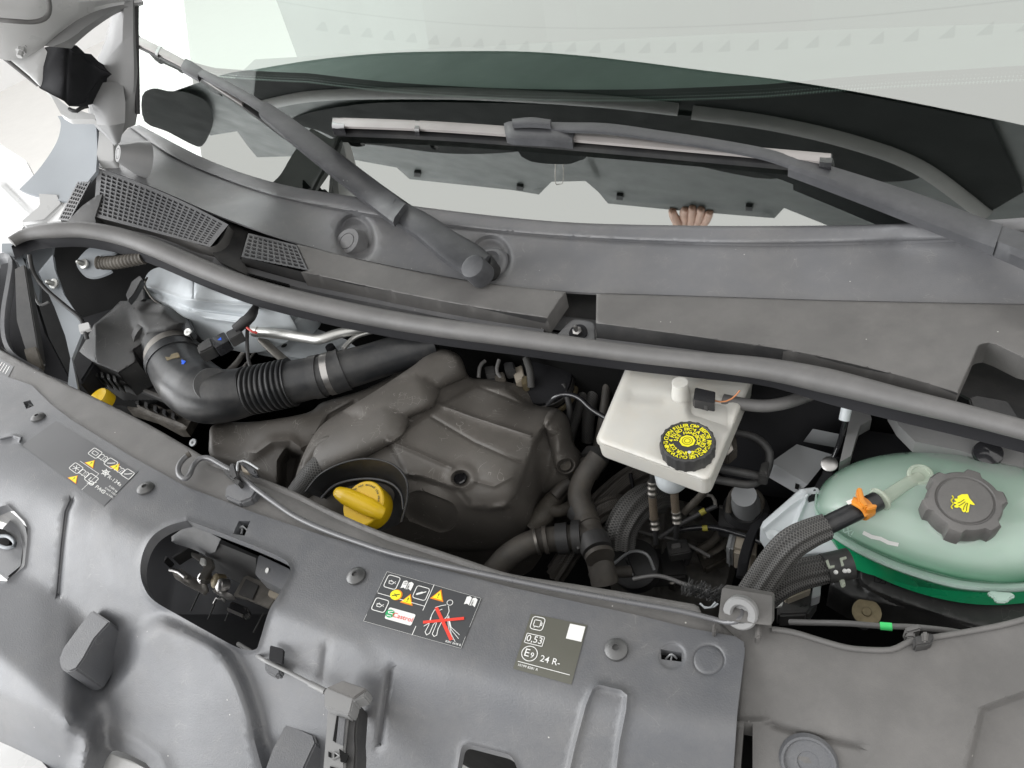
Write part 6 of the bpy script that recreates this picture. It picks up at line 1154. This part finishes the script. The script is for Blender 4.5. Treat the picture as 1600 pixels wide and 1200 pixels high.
# ------------------------------------------------------------------ stickers
def sticker(name, quad, base, key, label, off=.0007):
    A, B, C_, D_ = [np.array(v, float) for v in quad]
    def mp(u, v, o=off):
        p = (1 - u) * (1 - v) * A + u * (1 - v) * B + u * v * C_ + (1 - u) * v * D_
        h, n = hit(key, *p)
        return h + np.array((0, -.25, .97)) * o
    nu, nv = 14, 10
    V = [mp(i / nu, j / nv) for j in range(nv + 1) for i in range(nu + 1)]; Fc = [(j * (nu + 1) + i, j * (nu + 1) + i + 1, (j + 1) * (nu + 1) + i + 1, (j + 1) * (nu + 1) + i) for j in range(nv) for i in range(nu)]
    t = thing(name, label, 'sticker', np.mean(V, 0)); o = obj('film', V, Fc, base, t); fixn(o)
    return o, mp
def lay(t, mp, name, shapes, m, W, H, o=.0011):
    """shapes are in sticker units W x H, y down"""
    join(name, [([mp(q[0] / W, q[1] / H, o) for q in v], f) for v, f in shapes], m, t, smooth=0)
def txt(s, x, y, size, align='CENTER', bold=0, rot=0):
    v, f = text_mesh(s, size, align, bold); c, s_ = math.cos(rot), math.sin(rot)
    return np.array([(x + q[0] * c + q[1] * s_, y + q[0] * s_ - q[1] * c) for q in v]), f
def book(x, y, s, ink=None):
    a = [(x - s, y - .7 * s), (x - .5 * s, y - .95 * s), (x, y - .7 * s), (x, y + .75 * s), (x - .5 * s, y + .5 * s), (x - s, y + .75 * s)]
    b = [(x, y - .7 * s), (x + .5 * s, y - .95 * s), (x + s, y - .7 * s), (x + s, y + .75 * s), (x + .5 * s, y + .5 * s), (x, y + .75 * s)]
    return a, b
def tri(x, y, s): return [(x, y - s), (x + s * 1.05, y + s * .8), (x - s * 1.05, y + s * .8)]
def oilcan(x, y, s): return [stroke([(x - .7 * s, y - .2 * s), (x - .5 * s, y + .5 * s), (x + .3 * s, y + .5 * s), (x + .9 * s, y - .4 * s)], s * .16), stroke([(x - .7 * s, y - .2 * s), (x + .25 * s, y - .2 * s), (x + .5 * s, y + .05 * s)], s * .16), stroke([(x - .45 * s, y - .2 * s), (x - .2 * s, y - .5 * s), (x + .05 * s, y - .2 * s)], s * .12), fillp(circ(x + 1.0 * s, y + .1 * s, s * .12, 8))]
# oil and hot water warning sticker
t, mp = sticker('oil_sticker', [(605, 893), (753, 935), (721, 1014), (568, 971)], 'sticker_dark', 'front', 'dark sticker with oil can symbols, maker logo and red crossed out scalding figure')
W, H = 150, 84
sh_ = [stroke(rr(.5, .5, 149.5, 83.5, .5), .35, True), stroke([(75, 0), (75, 84)], 1.0), stroke([(2, 36), (75, 36)], 1.0),
       stroke(rr(5, 4, 24, 24, 4), 1.2, True), stroke(rr(52, 8, 72, 28, 4), 1.2, True), stroke(rr(3, 43, 23, 63, 4), 1.2, True), stroke([(56, 22), (68, 14)], 1.6), stroke([(57, 21), (63, 17)], 3)]
sh_ += oilcan(14, 14, 6) + oilcan(12, 53, 6)
for bx_, by_, s_ in ((38, 13, 8), (137, 10, 8.5)):
    a_, b_2 = book(bx_, by_, s_); sh_ += [fillp(a_), fillp(b_2)]
sh_ += [stroke(circ(108, 20, 4.2, 18), 1, True), stroke([(104, 25), (98, 28), (91, 33), (92, 37), (98, 36), (101, 33)], 1), stroke([(91, 37), (90, 46), (92, 58), (86, 66)], 1), stroke([(108, 26), (112, 33), (112, 42), (108, 52), (107, 64), (109, 74), (106, 77), (102, 74), (102, 62), (101, 52), (98, 60), (98, 74), (95, 78), (91, 74), (92, 62), (90, 50)], 1),
        stroke([(114, 40), (124, 56), (140, 64)], .8), stroke([(114, 42), (126, 60), (141, 70)], .8), stroke([(113, 43), (122, 60), (134, 74)], .8), stroke([(116, 46), (128, 66), (138, 76)], .8)]
sh_ += [txt('8201 2698 B', 136, 79, 4.6, bold=.02)]
lay(t, mp, 'white_print', sh_, 'print_white', W, H)
ink = [txt('i', 40.5, 14, 11, bold=.04), txt('i', 140, 11, 11, bold=.04), stroke([(38, 7), (38, 19)], .9), stroke([(137, 4), (137, 16)], .9), stroke([(32, 9), (36, 8)], .8), stroke([(32, 12), (36, 11)], .8)]
for k_ in ink[2:]: lay(t, mp, 'book_fold', [k_], 'print_dark', W, H, .0016)
for k_ in ink[:2]: lay(t, mp, 'book_letter', [k_], 'print_dark', W, H, .0016)
lay(t, mp, 'warning_triangle', [fillp(tri(48, 33, 9.5)), fillp(tri(88, 14, 10)), fillp(circ(29, 31, 8.6, 24))], 'print_orange', W, H, .0011); lay(t, mp, 'warning_fill', [fillp(tri(48, 33, 7)), fillp(tri(88, 14, 7.4)), fillp(circ(28, 31.5, 8, 24))], 'yellow_print', W, H, .0015)
lay(t, mp, 'warning_ink', [txt('!', 48, 34, 10, bold=.06), txt('!', 88, 15, 10, bold=.06), stroke([(24, 34), (33, 29)], 1.2), stroke([(26, 30), (31, 34)], .8)], 'print_dark', W, H, .0019)
lay(t, mp, 'logo_plate', [fillp(rr(27, 52, 68, 71, 3))], 'print_white', W, H, .0011); lay(t, mp, 'logo_disc', [fillp(circ(32, 61.5, 6.5, 24))], 'print_green', W, H, .0014); lay(t, mp, 'logo_swirl', [stroke([(35, 57), (29, 59), (30, 61), (36, 61)], 1.4), stroke([(29, 65), (35, 65)], 1.2)], 'print_white', W, H, .0017)
lay(t, mp, 'logo_lettering', [txt('Castrol', 52, 62, 10.5, bold=.015)], 'print_red', W, H, .0016)
lay(t, mp, 'red_cross', [stroke([(93, 34), (131, 74)], 5), stroke([(84, 60), (136, 38)], 4.6)], 'print_red', W, H, .0015)
# homologation sticker
t, mp = sticker('approval_sticker', [(830, 959), (918, 977), (893, 1070), (802, 1045)], 'sticker_olive', 'front', 'olive grey approval sticker lettered 0,53 and E9 24 R with a blank white square')
W, H = 88, 90
sh_ = [stroke(rr(5, 3, 24, 23, 5), 1.3, True), stroke(rr(9, 8, 19, 18, 2), 1.2, True), stroke([(19, 11), (21, 11), (21, 15), (19, 15)], 1.2), stroke([(11, 18), (11, 20)], 1), stroke(rr(4, 31, 31, 46, 1), 1.1, True), txt('0,53', 17.5, 38.5, 14.5, bold=.03), stroke(circ(16.5, 61, 11.5, 32), 1.2, True), txt('E', 12.5, 61, 17, bold=.06), txt('9', 21, 63, 12, bold=.03), txt('24 R-', 49, 64, 14, bold=.03), stroke([(4, 77), (82, 77)], 1), txt('10199 8281 R', 20, 82, 5.4, bold=.02)]
lay(t, mp, 'white_print', sh_, 'print_white', W, H); lay(t, mp, 'white_square', [fillp(rr(62, 3, 86, 26, .5))], 'print_white', W, H, .0012)
# long sticker at the left
t, mp = sticker('service_sticker', [(88, 658), (216, 737), (163, 791), (35, 696)], 'sticker_grey', 'front', 'long pale grey sticker with battery, air conditioning and spanner symbols marked R-134a')
W, H = 150, 76
def SQ(x, y, s): return stroke(rr(x - s, y - s, x + s, y + s, s * .35), 1.1, True)
sh_ = [stroke([(75, 38), (150, 38)] if False else [(76, 38), (110, 38)], .8), stroke([(110, 38), (110, 76)], .6), SQ(82, 12, 7.5), SQ(111, 12, 7.5), SQ(142, 12, 7), SQ(80, 52, 7.5), SQ(108, 52, 7.5), stroke(rr(78, 9, 86, 15, 1), 1, True), stroke([(107, 15), (111, 12), (115, 8)], 1.4), stroke([(138, 15), (142, 12), (146, 8)], 1.4)]
for bx_, by_ in ((96, 12), (128, 14), (94, 52)):
    a_, b_2 = book(bx_, by_, 6); sh_ += [stroke(a_, 1, True), stroke(b_2, 1, True), stroke([(bx_ + 2, by_ - 2), (bx_ + 4, by_ - 2)], .8), stroke([(bx_ + 2, by_ + 1), (bx_ + 4, by_ + 1)], .8)]
for k in range(6): a_ = k * math.pi / 3; sh_ += [stroke([(80, 52), (80 + 5.4 * math.cos(a_), 52 + 5.4 * math.sin(a_))], .9), stroke([(116, 30), (116 + 6.5 * math.cos(a_), 30 + 6.5 * math.sin(a_))], 1.3)]
sh_ += [stroke(circ(116, 30, 4, 12), 1.2, True), txt('R-134a', 135, 33, 8.5, bold=.02), txt('PAG', 129, 58, 9, bold=.02), stroke(circ(113, 58, 3.4, 10), 1, True), stroke([(108, 62), (113, 58), (117, 52)], 1.1), txt('0.580 kg', 142, 45, 4.4), txt('GWP 1430', 142, 51, 4.4), txt('CO2 eq 0.83t', 141, 57, 4.0), stroke([(106, 50), (106, 56), (111, 56)], 1.1)]
lay(t, mp, 'white_print', sh_, 'print_white', W, H)
lay(t, mp, 'warning_triangle', [fillp(tri(90, 30, 7.5)), fillp(tri(121, 12, 7.5)), fillp(tri(90, 68, 7.5))], 'print_orange', W, H, .0011); lay(t, mp, 'warning_fill', [fillp(tri(90, 30, 6.2)), fillp(tri(121, 12, 6.2)), fillp(tri(90, 68, 6.2))], 'yellow_print', W, H, .0014)
lay(t, mp, 'warning_ink', [txt('!', 90, 31, 8, bold=.05), txt('!', 121, 13, 8, bold=.05), txt('!', 90, 69, 8, bold=.05)], 'print_dark', W, H, .0017)
# moulded print at the far left of the lip
t, mp = sticker('edge_mark', [(0, 560), (22, 573), (12, 592), (-12, 578)], 'sticker_grey', 'lip2', 'tiny moulded print mark at the left end of the front panel lip')
lay(t, mp, 'print', [stroke([(2 + 3 * k, 2), (2 + 3 * k, 9)], .8) for k in range(5)], 'print_white', 18, 12)
# ------------------------------------------------------------------ hand on the raised bonnet edge, seen only in the windscreen
def H(x, y, o): return tuple(LH([(x, y)], o)[0])
J = [H(1086, 430, -.05), H(1084, 385, -.03), H(1081, 356, -.01), H(1060, 349, .0), H(1053, 338, .01), H(1050, 328, .012),
     H(1070, 343, -.005), H(1068, 332, .004), H(1071, 326, .014), H(1081, 342, -.005), H(1081, 331, .004), H(1082, 324, .014), H(1092, 343, -.005), H(1095, 332, .004), H(1095, 326, .014), H(1102, 346, -.005), H(1107, 337, .004), H(1109, 331, .012)]
E_ = [(0, 1), (1, 2), (2, 3), (3, 4), (4, 5)] + [e for k in (6, 9, 12, 15) for e in ((2, k), (k, k + 1), (k + 1, k + 2))]
RR = [.036, .03, .038, .019, .015, .012] + [.015, .013, .011] * 4
me = bpy.data.meshes.new('person'); me.from_pydata(J, E_, []); ho_ = bpy.data.objects.new('person', me); COL.objects.link(ho_); me.materials.append(M['skin'])
ho_.modifiers.new('Skin', 'SKIN'); sub_ = ho_.modifiers.new('Subdivision', 'SUBSURF'); sub_.levels = sub_.render_levels = 2
for k, v in enumerate(me.skin_vertices[0].data): v.radius = (RR[k], RR[k]); v.use_root = k == 2
ho_['label'] = 'hand gripping the front edge of the raised bonnet, mirrored low in the windscreen'; ho_['category'] = 'person'
for o in list(COL.objects):
    if o.parent is None and o.type == 'EMPTY' and not o.children: bpy.data.objects.remove(o)
